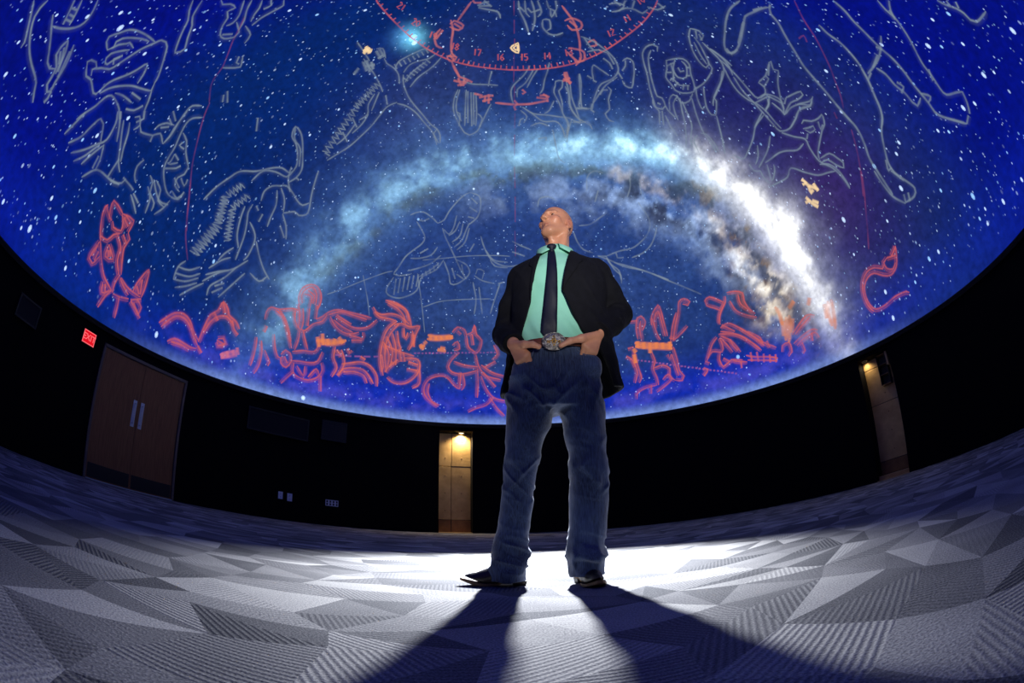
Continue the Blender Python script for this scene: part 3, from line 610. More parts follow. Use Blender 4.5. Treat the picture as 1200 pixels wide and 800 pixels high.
  [22.7,13.7,26.0,12.9,30.1,11.9],[22.7,13.1,25.9,12.3,30.0,11.3],[23.3,14.0,23.2,12.7],[24.5,13.6,24.4,12.3],[25.7,13.3,25.5,11.3],[27.0,13.1,26.9,11.9],[28.2,12.8,28.1,11.6],[29.7,12.7,29.5,11.3],[22.3,12.7,22.7,11.9],
  [22.3,11.6,22.4,9.9],]),
('scorpion_drawing','red',1.4,[
  [41.1,15.8,40.0,16.6,38.7,17.4,38.6,18.4,39.7,18.8,41.1,17.9,42.2,17.0],[42.9,18.0,42.5,16.9,41.5,16.0,40.6,14.7,40.3,13.3],[42.7,17.1,40.9,15.2,40.1,13.6],[43.4,18.5,45.1,18.2,46.5,17.4,46.3,16.0,46.8,14.3,47.7,13.1],
  [43.5,16.9,44.2,14.8,46.1,13.3,47.8,12.4],[45.5,17.5,45.5,15.6,47.2,13.6],[40.2,12.7,41.9,13.1,43.9,11.6,45.7,9.8,47.7,7.7,49.9,6.1],[40.0,12.1,42.1,11.2,44.3,9.7,45.8,8.0,47.0,6.5],[39.5,11.7,42.9,10.7,45.1,8.8,46.8,6.8],
  [43.9,11.6,45.9,9.5,47.8,7.1],[40.6,13.2,42.8,11.3],[39.8,11.3,41.7,9.8,43.0,7.4],[39.7,11.0,40.6,9.5,41.5,7.8],[39.1,11.2,37.9,10.3,36.9,8.7,36.1,7.4],[39.5,11.0,39.8,9.5,39.4,8.4,37.5,8.9,36.5,7.9],
  [39.1,8.5,38.6,7.1,39.1,5.7,40.1,6.1,40.9,6.5,43.0,5.9],[39.4,7.2,40.5,6.3],[35.8,7.5,36.6,7.0],[35.3,6.4,36.1,5.9,35.1,4.9],[41.5,10.2,41.8,8.9,42.5,7.8],[45.2,10.6,47.3,8.7,47.5,7.2],[40.9,6.5,42.0,5.9,43.8,5.3],
  [48.4,7.8,48.7,6.5],[53.5,7.2,55.2,8.3,57.3,9.3,58.8,8.7],[53.3,5.6,55.2,6.3,57.3,6.7,58.5,6.2],[54.1,7.0,55.7,7.9,57.8,8.8],[53.8,5.1,55.3,5.7,57.8,6.0,58.4,4.9],[50.7,5.0,51.1,6.0,52.5,6.1,52.6,4.4,51.8,3.8],
  [54.9,5.3,55.1,3.8,54.6,3.4],[57.2,6.2,57.0,4.8],]),
('lettering_strip','red',1.6,[
  [43.8,6.5,45.5,5.7,47.9,5.0,49.7,4.2],[43.9,5.6,46.9,4.7,49.5,3.8],[44.8,6.8,44.7,5.1],[46.0,6.5,45.9,4.7],[47.2,5.8,46.9,4.3],[48.3,5.3,48.1,3.9],[49.4,5.0,49.2,3.6],[42.6,5.7,42.5,4.5],]),
('arrow_drawing','orange_dim',2.6,[
  [53.3,10.5,52.8,8.6,52.0,6.6],[54.0,10.6,53.4,8.4,52.5,6.1],[52.4,10.0,51.9,7.5],[54.4,9.8,53.6,7.5],[51.8,12.9,52.3,11.5,52.2,9.4],[54.4,11.6,55.8,12.5],[62.1,9.9,61.5,7.9,61.4,5.7],[62.8,9.9,62.4,7.5,61.8,5.0],
  [58.2,10.7,59.0,11.8],[61.3,9.7,60.9,7.3],]),
('water_snake_drawing','red',1.3,[
  [78.7,11.4,78.0,10.0,77.1,8.7,75.5,8.1,74.0,8.8,72.6,9.9,71.2,9.9,69.9,9.0,69.4,7.4,69.6,5.9,70.4,4.8,72.3,4.6,74.7,4.9,77.0,4.6,77.5,4.2],[76.1,10.7,77.9,10.2],[76.1,10.7,75.2,10.4,75.3,9.3,76.4,8.7,77.3,9.3],
  [75.0,10.1,74.5,9.7,73.1,10.6,71.4,10.7,69.9,9.7,69.1,7.9,69.2,6.0,69.9,4.6],[78.6,11.2,77.1,10.5],]),
('swan_drawing','grey',0.9,[
  [-74.0,61.0,-70.4,61.0,-64.4,60.7],[-66.8,60.2,-63.1,59.9,-59.9,59.7,-55.1,58.9,-52.1,58.1],[-66.8,62.9,-65.1,63.8,-60.8,63.0],[-63.1,62.0,-62.8,63.0],[-61.3,62.8,-59.0,62.5,-55.3,62.7,-52.0,62.3,-49.1,61.0],
  [-54.9,62.9,-55.9,64.1,-54.9,65.7,-53.3,67.4,-51.0,69.0,-46.6,69.3],[-50.9,63.1,-51.2,64.9,-49.1,66.5,-46.2,67.9,-45.3,69.3],[-47.7,61.8,-48.2,63.9,-46.4,67.1],[-44.9,61.5,-44.6,63.8,-42.8,66.1,-41.9,67.6,-41.6,69.2],
  [-50.4,62.8,-47.8,61.4,-43.8,60.0,-40.3,59.1,-35.2,57.9,-31.1,56.7,-28.4,56.2,-26.6,55.2,-25.7,53.7],[-45.3,57.7,-41.7,58.1,-37.5,57.7,-33.4,56.6,-29.5,55.4,-27.5,54.1,-26.5,53.2],[-26.2,53.6,-28.8,55.2,-28.4,56.2],
  [-45.5,57.9,-47.5,56.3,-47.9,54.1,-48.2,51.8,-49.2,49.1,-50.4,46.5,-52.2,44.1,-53.5,42.3],
  [-54.3,58.6,-56.7,58.4,-54.3,58.0,-56.7,57.7,-54.4,57.3,-56.7,57.0,-54.4,56.6,-56.7,56.4,-54.5,55.9,-56.8,55.7,-54.5,55.2,-56.8,55.0,-54.6,54.5,-56.8,54.3,-54.7,53.9,-56.9,53.6,-54.8,53.2,-56.9,53.0],
  [-54.4,52.7,-56.6,52.2,-54.3,51.7,-56.5,51.2,-54.2,50.7,-56.3,50.2,-54.1,49.7,-56.2,49.2,-54.1,48.7,-56.2,48.2,-54.0,47.7,-56.1,47.3,-54.0,46.7,-56.1,46.3,-54.0,45.8,-56.0,45.3,-54.0,44.8,-56.0,44.3,-54.1,43.8,-56.0,43.3],
  [-54.0,57.0,-53.2,54.7,-51.4,53.2,-52.5,51.4],[-53.1,57.7,-51.8,55.6,-51.0,54.1],[-51.2,53.3,-51.0,51.2,-51.8,48.8],[-52.7,50.6,-52.8,47.7,-53.7,45.6],[-50.5,57.9,-47.9,56.6],[-54.4,48.1,-51.6,47.1],[-54.7,51.2,-51.7,50.2],
  [-55.1,43.3,-53.5,43.3],[-54.1,62.9,-56.4,63.3],[-53.4,63.8,-55.6,64.1],[-52.6,64.6,-54.9,64.9],[-51.8,65.4,-54.1,65.7],[-51.0,66.2,-53.3,66.5],[-50.2,67.0,-52.5,67.3],[-49.3,67.8,-51.6,68.1],[-48.3,68.6,-50.7,68.9],
  [-49.5,62.3,-47.1,62.3],[-49.2,63.1,-46.7,63.0],[-48.8,63.8,-46.3,63.8],[-48.5,64.5,-45.9,64.5],[-48.1,65.2,-45.5,65.2],[-47.8,65.9,-45.0,65.9],[-47.4,66.6,-44.6,66.6],[-47.1,67.4,-44.2,67.3],]),
('feather_drawing','grey',1.6,[
  [-65.8,59.8,-62.1,59.1],[-65.5,60.4,-60.8,59.3],[-63.8,60.8,-60.9,60.1],[-63.9,59.5,-61.9,60.9],[-66.2,62.7,-62.2,62.4],[-65.9,63.3,-61.8,63.0],[-64.5,57.1,-65.1,58.5],]),
('pole_marker','gold',1.8,[
  [-69.4,60.9,-68.8,61.7,-67.3,62.2],[-70.3,61.8,-67.0,61.5],[-68.4,60.7,-69.0,62.2],[-69.8,61.3,-66.9,61.9],]),
('shield_drawing','grey',0.9,[
  [-26.5,64.8,-26.5,62.8,-25.1,60.6,-22.3,58.7,-18.8,56.8,-17.0,56.5,-14.5,57.6,-13.4,59.6,-12.3,61.6,-11.2,63.3],[-25.8,64.9,-25.3,62.6,-23.8,60.5,-20.9,58.9],[-23.1,65.2,-21.1,61.8,-19.3,58.1],[-18.4,64.8,-16.3,61.3,-15.4,58.5],
  [-22.2,65.0,-18.5,58.8],[-20.7,64.9,-16.8,58.3],[-19.6,65.0,-16.2,58.7],[-25.9,66.6,-21.2,66.6,-15.3,67.0,-9.3,67.2],[-13.7,69.9,-13.9,68.1,-13.8,67.1],[-26.7,67.8,-25.5,66.6],[-23.8,60.5,-22.4,60.3,-21.3,57.8],
  [-15.8,61.0,-13.7,60.2,-14.2,58.2],]),
('chart_marker','pink_dim',1.4,[
  [-30.1,66.2,-27.1,66.3,-23.7,66.9],[-28.6,66.9,-25.7,65.6],[-25.7,67.3,-25.0,65.7],[-27.5,65.5,-24.2,66.5],[-16.7,64.2,-13.5,64.8,-10.7,65.0],[-15.0,63.6,-11.2,64.3],[-12.9,65.2,-12.2,63.3],[-14.2,64.8,-14.0,63.5],
  [-33.7,68.9,-30.7,68.0,-28.5,67.2],[-19.2,64.8,-15.5,64.7],[-9.6,63.6,-2.9,63.5,1.1,63.5,5.1,63.5,9.2,63.7,12.6,63.8],[9.6,65.0,12.4,64.8,12.5,63.5],[11.1,65.2,13.6,64.4],[8.1,64.7,12.1,64.2],[2.0,66.5,3.4,65.9,1.9,65.6],
  [-1.6,64.3,-0.2,63.6,-1.6,63.0,-0.9,62.3],[23.3,68.4,23.6,67.0,25.1,66.2],[24.8,68.6,24.2,66.0],[21.2,67.0,25.4,67.2],]),
('bear_drawing','grey',0.95,[
  [7.1,71.3,3.2,69.4,-1.7,67.5,-3.1,66.2,-2.6,64.6,-1.9,63.6],[8.5,70.3,3.7,67.8,-0.2,66.5,-0.2,64.9],[11.2,70.5,7.1,68.7,4.3,66.8],[18.2,71.3,16.0,69.8,13.2,68.0,11.5,66.2,9.7,65.3],[15.3,63.6,12.5,61.8,10.4,61.3],
  [17.5,66.7,18.3,67.3,21.3,67.1,20.2,65.8,18.4,65.3,18.3,63.0,17.4,60.7,18.5,58.6,17.0,56.8],[17.8,66.7,16.1,65.2,17.0,63.1,17.4,60.7],[21.8,65.9,22.0,64.2,20.8,61.7,22.0,59.5,23.1,58.3],[24.2,66.0,22.8,63.4,22.8,60.7,22.8,58.7],
  [30.6,67.4,28.9,65.3,26.2,62.9,24.4,61.2,28.3,60.2],[24.2,60.9,23.1,61.2],[1.7,63.0,6.0,61.5,11.5,60.9,15.6,60.2,19.0,59.6,22.4,58.1,25.3,58.0,25.9,56.2],[4.8,61.9,9.3,59.8,14.0,59.4,15.8,57.9,16.0,55.6],
  [19.9,59.1,17.7,57.1,16.2,54.9],[12.3,57.9,12.4,54.7,12.7,52.0,14.3,50.9],[1.0,62.3,3.4,61.0,2.1,59.7],[4.4,59.0,8.0,59.5,11.4,58.6],[6.8,56.3,9.6,56.5,9.5,55.8],[0.3,59.1,0.9,60.4,2.2,60.7],[29.6,61.0,28.0,59.9,28.9,59.4],]),
('hour_ring','red',1.3,[
  [-87.6,66.6,-77.6,67.7,-62.0,68.7,-47.8,69.2,-35.4,69.6,-21.5,70.2,-3.0,70.5,15.4,70.2,31.6,69.6,46.3,69.1,59.8,68.5,72.4,67.5,82.0,66.8,87.0,66.6],]),
('hour_ring_scale','red',0.75,[
  [-87.6,66.6,-87.8,67.2],[-84.4,67.0,-84.6,67.6],[-81.1,67.4,-81.3,68.0],[-77.6,67.7,-77.8,68.3],[-74.6,68.0,-74.8,68.6],[-71.6,68.3,-71.8,68.9],[-68.4,68.5,-68.7,69.1],[-65.3,68.6,-65.5,69.3],[-62.0,68.7,-62.3,69.4],
  [-59.3,68.9,-59.5,69.6],[-56.4,69.0,-56.6,69.7],[-53.6,69.1,-53.8,69.8],[-50.7,69.1,-50.9,69.8],[-47.8,69.2,-48.0,69.9],[-44.8,69.3,-45.0,70.0],[-41.7,69.5,-41.9,70.2],[-38.6,69.6,-38.8,70.3],[-35.4,69.6,-35.6,70.3],
  [-32.7,69.8,-32.9,70.5],[-30.0,69.9,-30.1,70.7],[-27.2,70.0,-27.3,70.8],[-24.3,70.1,-24.5,70.9],[-21.5,70.2,-21.6,70.9],[-18.5,70.3,-18.6,71.1],[-15.4,70.4,-15.5,71.2],[-12.3,70.5,-12.4,71.3],[-9.2,70.6,-9.3,71.3],
  [-6.1,70.6,-6.2,71.3],[-3.0,70.5,-3.0,71.3],[0.1,70.6,0.1,71.3],[3.2,70.6,3.2,71.4],[6.3,70.5,6.3,71.3],[9.3,70.5,9.4,71.3],[12.4,70.4,12.5,71.1],[15.4,70.2,15.5,71.0],[18.7,70.2,18.8,71.0],[22.0,70.1,22.1,70.9],
  [25.2,70.0,25.4,70.8],[28.5,69.8,28.6,70.6],[31.6,69.6,31.8,70.4],[34.6,69.6,34.8,70.3],[37.6,69.5,37.7,70.3],[40.5,69.4,40.7,70.1],[43.4,69.3,43.6,70.0],[46.3,69.1,46.4,69.8],[49.7,69.0,49.9,69.7],[53.1,68.9,53.3,69.6],
  [56.4,68.7,56.6,69.4],[59.8,68.5,60.0,69.2],[63.0,68.3,63.2,69.0],[66.2,68.1,66.4,68.8],[69.3,67.8,69.5,68.5],[72.4,67.5,72.5,68.2],[75.6,67.4,75.8,68.0],[78.9,67.1,79.0,67.7],[82.0,66.8,82.2,67.4],]),
('numeral_band','red',0.9,[
  [-82.2,70.3,-81.7,70.5,-80.4,70.5,-80.3,69.5,-78.6,69.8],[-79.6,70.9,-77.4,70.0],[-69.3,71.1,-68.8,71.4,-67.5,71.3,-67.4,70.3,-65.7,70.5],[-66.6,71.7,-66.7,71.2,-66.1,71.0,-64.5,70.7,-64.4,71.2,-64.9,71.5,-66.6,71.7],
  [-56.1,72.1,-54.1,71.0],[-51.9,71.9,-53.0,71.7,-54.2,72.0,-53.8,72.3,-52.4,72.2,-51.7,71.6,-52.1,71.2],[-41.1,72.8,-39.3,71.6],[-37.8,72.4,-39.1,72.6,-38.7,73.0,-37.4,72.8,-37.8,72.4,-38.4,72.0,-37.0,71.8,-36.5,72.2,-37.8,72.4],
  [-27.0,73.4,-25.7,72.2],[-25.6,73.5,-23.6,73.6,-23.6,72.3],[-12.3,73.5,-11.5,72.2],[-9.0,73.7,-10.2,73.1,-10.2,72.6,-9.1,72.3,-8.3,72.6,-9.2,73.0,-10.2,72.7],[2.9,73.8,2.6,72.4],
  [6.5,73.7,4.5,73.7,4.4,73.2,6.0,73.1,6.1,72.7,5.3,72.4,4.1,72.5],[17.3,73.4,16.3,72.1],[19.1,71.9,20.3,73.2,18.0,72.4,20.1,72.3],[30.2,72.8,29.0,71.5],[31.6,72.7,33.5,72.5,32.9,72.1,31.7,72.0,32.7,71.8,32.2,71.4,30.4,71.4],
  [58.2,71.4,56.3,70.3],[59.3,71.1,60.4,71.1,60.9,70.8,57.6,70.2,59.3,69.9],[71.1,70.7,69.0,69.8],[73.1,70.4,71.0,69.4],[84.2,69.9,81.9,69.0],[86.1,69.4,84.5,69.3,83.9,69.1,83.8,68.6,85.4,68.8,86.0,69.0,86.1,69.4],]),
('ring_marker','pink_dim',1.3,[
  [-57.6,81.1,-53.7,81.1,-48.2,81.9],[-57.2,80.8,-53.8,79.3,-50.1,76.6],[-52.2,75.2,-51.9,76.2,-44.1,76.5,-44.3,75.3,-50.9,74.8],[-50.5,75.8,-44.2,75.9],[-54.4,75.9,-47.3,74.7,-44.1,73.4,-41.0,72.0,-37.9,70.8,-34.7,70.6],
  [-39.8,69.9,-34.7,70.6,-35.5,69.4,-38.6,69.6],[-38.6,70.4,-34.7,69.8],[-35.5,69.4,-31.8,68.2,-28.2,67.3],[-54.0,73.5,-52.5,71.7,-47.6,70.6,-44.2,70.9],[-50.9,71.5,-52.3,73.6],[-28.7,67.2,-25.3,67.2,-21.6,66.9],
  [52.0,80.4,48.8,78.0,47.7,76.9,44.7,75.1,40.2,72.8,36.9,71.3],[42.2,77.8,48.6,77.4,51.1,75.8,47.5,74.9,41.9,75.6,41.6,76.9],[45.4,77.3,46.1,75.5],[32.3,72.9,35.2,72.2,38.7,70.9,35.8,69.4,31.3,69.9],
  [30.3,72.3,31.7,70.7,33.3,69.3],[36.9,71.3,35.4,70.1,30.8,69.1],[44.0,72.0,48.0,71.8,46.9,70.7,43.6,71.2],[24.0,68.7,23.2,66.6],[22.2,67.5,24.7,66.1],]),
('pole_star_marker','gold',1.1,[
  [0.6,76.1,-4.6,75.0,0.5,74.0,0.6,76.1],[-0.6,75.6,-2.8,75.0,-0.6,74.5],[0.2,75.7,0.1,74.4],]),
('pole_meridian','red_faint',0.7,[
  [-5.8,84.7,-3.8,81.6],[-3.3,80.8,-2.6,77.9],[-2.1,76.9,-2.0,75.3],[-2.2,73.7,-2.0,70.1,-2.0,68.0],[-1.5,67.3,-1.6,63.0],[-1.2,61.7,-1.3,58.7],[-1.3,57.4,-1.3,53.1],[-1.3,50.9,-1.1,46.6],[-1.1,44.9,-1.1,39.8],
  [-1.2,38.1,-1.1,34.7,-1.1,33.0],]),
('flower_drawing','grey',1.1,[
  [2.4,84.7,3.4,82.6,7.9,80.5,9.6,78.0],[13.9,84.6,11.0,82.0,14.2,81.1],[24.5,84.3,22.6,82.6,18.6,80.4,13.0,78.2],[33.7,83.8,28.9,81.4,22.2,80.7],[44.3,82.9,39.3,81.4,41.7,80.5,39.2,79.2],[40.5,81.3,35.1,79.7,45.9,80.6],
  [25.9,79.9,22.7,78.5,25.2,76.8,30.0,76.1,35.2,76.0],[25.9,79.9,31.5,79.4,28.2,77.7,24.3,77.5],[45.9,80.6,52.4,81.8],[14.3,83.0,17.6,82.0,29.3,82.0],[3.8,83.4,9.8,82.3],[74.3,73.9,77.0,73.0,77.6,71.5,73.2,71.9,70.1,72.9],
  [72.8,72.0,76.4,71.1,77.8,69.6,77.6,68.2,80.6,67.7],[78.3,73.4,76.6,72.0],[82.9,70.2,77.9,70.1],[81.9,67.9,82.6,66.1,85.8,65.1],[85.7,66.5,84.4,65.2],[81.0,71.6,77.3,71.7],[-48.6,81.0,-46.7,82.0,-41.8,82.9],
  [-46.3,80.8,-37.4,81.4,-23.6,81.8,-18.0,80.7],[-48.3,82.5,-34.2,82.3],[-46.9,81.1,-36.7,82.4],]),
('hound_drawing','grey',1.0,[
  [43.4,73.7,45.5,72.7,47.7,71.3,48.4,69.9,49.1,68.1,48.7,66.2,46.6,64.5,42.3,63.8,37.0,63.9,34.1,63.1,30.5,61.4,28.3,59.7],[44.6,73.2,43.6,71.1,43.8,70.3],[44.9,68.0,45.8,66.6,45.0,65.3],[48.5,68.3,47.1,65.9],
  [40.3,70.6,45.9,69.8,48.5,68.3],[34.7,65.1,36.5,66.9,38.7,67.8,40.2,66.5,42.0,64.6],[34.7,65.1,35.6,64.6],[51.0,65.5,53.7,65.4,54.4,64.3,51.9,62.8,48.9,61.5,46.5,60.5,44.9,61.4,45.2,62.6],[47.9,64.1,50.5,64.5,52.3,65.3],
  [46.1,64.3,45.7,62.8],[44.5,63.6,38.4,63.3,34.3,62.4,30.2,61.1],[38.6,62.9,39.0,62.0,36.1,60.6,34.6,58.8,32.4,58.3,32.7,56.8,34.0,56.2],[34.0,62.1,36.2,62.7,37.9,62.3],[28.6,59.7,28.8,59.2],
  [30.3,67.4,27.9,65.0,26.0,62.5,25.3,60.9,27.4,60.2],[22.8,61.0,27.0,60.5],[23.0,66.7,22.3,64.0,21.1,61.9,22.3,59.3,25.7,57.1],[17.4,60.6,18.1,58.2,16.4,55.8],[20.1,58.6,22.9,58.3],[33.3,66.5,34.5,65.6],]),
('lion_drawing','grey',1.0,[
  [65.0,62.5,66.8,63.0,66.4,63.9,63.7,64.5,60.3,64.2,57.4,62.8,54.9,60.9,52.1,58.8,50.3,56.8,49.0,55.0,49.2,54.2,46.7,51.9],[63.9,63.5,60.4,62.9,56.3,60.8,53.6,58.6,52.0,56.6,52.9,55.8,52.0,54.3,50.5,54.1,48.9,55.4,49.9,56.6],
  [50.5,55.6,51.1,55.0],[50.1,53.9,47.7,51.5],[50.0,52.9,49.2,50.2,49.4,48.4],[52.0,54.3,51.8,53.3,52.2,51.6],
  [64.6,60.4,61.9,59.2,59.3,58.3,58.7,56.5,58.3,55.5,59.5,54.2,62.6,53.1,64.6,54.1,66.4,55.6,68.8,56.9,69.0,58.3,67.1,59.4,64.4,60.3],[64.7,59.5,62.6,58.0,59.9,56.8],[66.9,59.3,63.5,58.4,62.4,56.8,64.4,55.8,67.6,57.1,67.9,58.3],
  [65.2,58.0,64.6,57.2,65.8,56.8],[60.8,57.2,60.7,55.6,63.1,54.4],[59.1,56.0,61.1,56.2],[60.3,54.6,62.1,55.3],[61.5,54.0,62.7,54.6],[62.8,59.6,65.5,59.1],[60.9,58.8,62.2,58.2],[59.5,57.4,61.6,57.2],[67.9,56.5,67.1,56.9],
  [65.8,55.5,64.8,56.0],[52.2,53.1,54.5,54.8,56.7,55.1,57.3,54.4,54.8,53.9,53.2,52.4,52.4,50.8],[57.5,54.7,56.9,53.0,59.2,52.4,61.8,53.0],[57.6,53.9,55.3,51.8,53.7,49.9,51.7,47.9,49.6,45.9],
  [57.4,53.2,56.0,50.8,54.8,48.7,52.3,46.9,51.1,45.3],[60.5,52.5,58.3,50.1,57.0,48.1,56.2,46.3,56.1,43.9,55.8,42.2],[64.2,53.5,61.9,51.9,60.5,49.8,61.9,49.9],[63.0,53.3,66.8,52.9,70.1,53.0,72.7,53.4,73.3,54.6],
  [66.0,52.5,63.9,51.2,61.9,49.5,61.5,48.0,62.4,47.5,65.5,49.2,65.7,49.8],[55.4,46.6,56.6,45.8,56.8,43.5,56.4,42.0],[54.4,46.7,52.5,46.1,51.8,43.9],[62.4,47.3,60.7,45.3,59.1,43.2,57.5,41.1],
  [80.9,60.0,77.6,59.5,74.0,57.9,71.9,55.9,71.6,54.3,73.2,54.2,75.1,55.7,77.4,57.5,78.6,58.8],[80.9,60.0,81.7,58.5,80.9,57.5,78.7,57.6],[76.9,58.4,74.1,56.3,72.7,54.5],[81.1,59.0,78.6,58.2],[80.6,58.3,79.0,57.3],
  [78.5,57.2,77.4,55.0,76.6,53.2,75.2,51.9,72.6,51.1,68.8,50.5,65.5,49.9],[76.6,53.2,76.3,51.1,75.0,49.9],[78.0,55.5,77.7,52.9,77.3,50.9],]),
('serpent_drawing','grey',1.25,[
  
  [97.9,53.5,94.1,54.8,89.9,55.0,85.6,54.5,81.6,53.7,80.2,52.7,81.7,51.7,84.8,51.6,88.4,51.9,91.5,52.1,93.6,52.2,95.7,51.2,98.1,49.8,99.1,48.7,97.6,48.3,96.1,46.8,93.5,45.0,91.1,42.7,89.4,40.7,88.5,38.6,87.9,36.7,87.3,34.5,86.8,32.3,86.5,29.7],
  [99.1,48.7,100.1,48.6],[84.5,51.8,88.2,52.1,91.8,52.3],[96.4,51.2,98.4,49.8],[81.1,53.2,80.5,52.0,82.8,51.5],[87.0,33.4,86.6,31.2,86.4,28.6,85.3,26.1,84.1,24.1,83.7,21.8,83.5,19.2,83.5,17.5],]),
('wolf_drawing','grey',1.0,[
  [75.3,51.9,73.3,49.8,72.2,47.5,72.4,45.4,73.2,43.9,73.5,42.0,73.2,39.5,73.2,38.0],[76.4,52.0,75.7,49.4,74.9,47.0,74.4,44.7,75.2,43.9],[77.9,55.6,77.7,53.3,76.5,51.0],[74.1,51.8,70.5,50.7,65.2,49.7,63.8,48.9],
  [75.2,43.9,77.1,43.8,78.2,44.6,78.2,45.7,81.0,45.4,84.7,45.9,85.3,45.8,83.8,44.8,84.3,44.0,81.4,43.0,78.0,40.7,77.3,39.7],[81.0,45.4,80.8,44.7,78.2,44.6],[84.3,45.8,81.5,45.0],[77.0,43.1,78.0,40.7],[73.2,44.1,77.0,43.1],
  [77.1,43.0,75.0,42.1,73.8,42.1],[76.3,42.0,76.5,39.9,76.3,39.1,78.8,39.0,81.1,38.1,82.6,36.7,84.2,37.1],[79.8,40.6,82.0,39.9,83.6,39.2,83.3,38.6,81.4,38.9,79.7,39.5,77.3,39.3,76.3,39.1],[79.8,40.6,78.3,40.2],
  [84.7,37.1,83.3,37.1,80.5,38.5],[72.5,42.2,69.8,41.7,68.0,41.3],[82.4,36.6,79.6,37.7,77.6,37.3,75.3,37.0],[74.8,49.7,73.3,47.0,72.9,44.2,72.6,41.9,72.4,39.4,72.5,37.9,74.7,37.0,77.7,37.3,80.3,37.7,82.4,36.6,84.0,37.0],
  [72.3,41.7,68.7,41.4,65.8,40.1,62.7,39.0,60.5,38.5,59.1,40.1],[72.5,37.5,74.2,35.5,75.8,33.9,75.2,32.3,75.0,29.7,76.4,27.4,76.9,24.9,76.8,23.0],[74.8,33.6,72.6,33.6,70.4,34.8,68.5,35.4,66.5,35.5,64.5,35.6],
  [69.8,38.5,66.9,37.0,62.5,35.6],[65.7,38.8,64.0,37.2,62.3,36.4],[77.7,36.0,78.7,36.1,79.9,35.0,81.6,34.4,82.9,34.3,81.6,33.0,80.1,32.7,76.1,30.9,75.3,29.8],[77.1,35.3,78.3,34.7,79.4,34.3,79.1,33.7,77.7,34.0,77.3,34.9],
  [81.0,34.1,80.1,33.0,81.3,33.2],[77.2,34.2,76.1,33.7],[75.6,29.9,77.9,29.4,78.6,28.0,79.0,26.7,78.4,26.1,77.4,27.4,76.7,28.9,75.1,29.3],[76.5,26.7,74.9,27.4,72.8,28.2,70.8,30.0,68.7,32.1,66.8,31.3,63.8,31.6,61.8,31.9],
  [61.0,37.1,61.1,35.7,62.4,35.0],[64.6,35.2,63.3,32.5,65.2,33.5,65.9,34.5],[62.4,35.0,62.1,33.8,62.6,32.2],[74.6,29.3,76.3,28.2,77.1,26.3,77.0,23.2],[73.3,41.9,75.5,42.3,76.3,42.9],[74.3,44.3,77.1,43.5,78.4,41.0,76.2,39.1],]),
('spear_drawing','grey',1.15,[
  [100.7,40.5,99.8,38.8,99.5,36.7,98.7,34.6,97.6,32.5,96.1,30.6,94.5,28.8,93.3,27.1,91.9,25.9,90.3,25.3],
  [107.8,38.8,106.8,36.9,105.5,35.2,104.6,33.2,103.9,31.5,103.5,30.0,103.2,28.0,102.6,26.1,101.8,24.1,101.4,22.4,101.1,20.8,100.7,19.3,101.2,18.0,102.4,16.3,103.8,14.4],[105.9,30.7,104.1,30.4,101.9,30.2,99.5,30.5,97.2,31.0],
  [103.2,31.1,103.5,30.0],[102.0,30.5,99.0,30.6],[99.4,30.1,99.6,28.4,99.1,26.5,99.2,24.7,98.9,23.0,99.1,22.1,100.7,22.2],[99.8,26.4,100.0,25.2,98.7,25.1],[97.9,30.6,96.1,30.6],[101.4,22.4,102.3,20.9,101.1,20.8],
  [97.2,32.2,96.0,30.4,94.2,28.4,92.4,26.3,89.7,24.9,87.9,23.1,86.6,21.3,86.4,19.6,86.9,17.8],[86.6,21.9,85.6,20.5,86.5,20.4],[83.2,22.2,83.0,19.9,83.3,17.3,84.7,15.1],[86.0,20.2,87.1,17.8,87.9,15.7,86.9,14.9,84.8,15.2],
  [86.3,16.0,85.7,14.9],[85.4,16.3,84.8,15.2],]),
('ship_line_drawing','grey',1.0,[
  [112.3,31.9,111.3,30.5,110.8,29.0,109.7,27.5,108.4,26.0,107.1,24.7,106.1,23.3,105.6,21.8,104.8,20.0,104.8,18.8,106.4,17.6,107.4,16.8],[113.4,30.1,111.8,29.8,110.5,28.9],[111.6,30.0,110.8,29.0],[106.2,22.5,105.0,21.4,105.4,21.4],
  [118.3,22.8,118.5,21.4,119.0,19.9,119.1,18.7,118.8,17.7,119.2,16.8,120.4,16.1,121.8,15.5],[119.2,21.4,118.7,20.7],[120.0,20.0,119.3,19.5],[107.4,16.8,106.6,15.6,105.5,14.6],[103.8,14.4,105.1,14.7],]),
('meridian_line','red_faint',1.0,[
  [103.8,44.9,100.1,43.0,97.4,40.6,94.8,38.4,92.8,36.6,91.0,35.1,89.4,33.5,87.4,31.9],[94.9,43.0,96.3,42.4,95.2,41.6],[85.3,32.9,84.7,31.9],[85.3,29.1,83.3,26.6,81.6,24.6,79.9,22.6,78.2,20.6],
  [81.0,23.7,78.9,21.0,76.8,18.3,73.7,13.5],]),
('gold_numeral','gold',1.9,[
  [69.2,29.5,69.6,28.6,68.7,28.7],[69.4,29.1,69.7,27.9,71.1,26.4],[70.8,27.7,70.8,26.2],[69.7,27.9,69.2,26.7,70.0,26.9],[67.7,26.7,68.1,25.8,67.0,26.0],[67.7,26.4,68.3,25.0,68.9,24.1],[68.5,25.6,69.4,24.6],]),
('eagle_drawing','grey_dim',0.95,[
  [-27.8,38.7,-26.7,39.4,-24.8,39.9,-22.6,39.3,-20.6,38.3],[-25.5,38.2,-24.3,38.2,-22.9,38.9],[-25.8,37.8,-24.2,36.5,-23.0,35.1,-23.4,33.8,-25.0,32.3,-26.5,30.7,-27.4,28.7,-28.2,27.0,-27.0,26.9,-24.6,27.6],
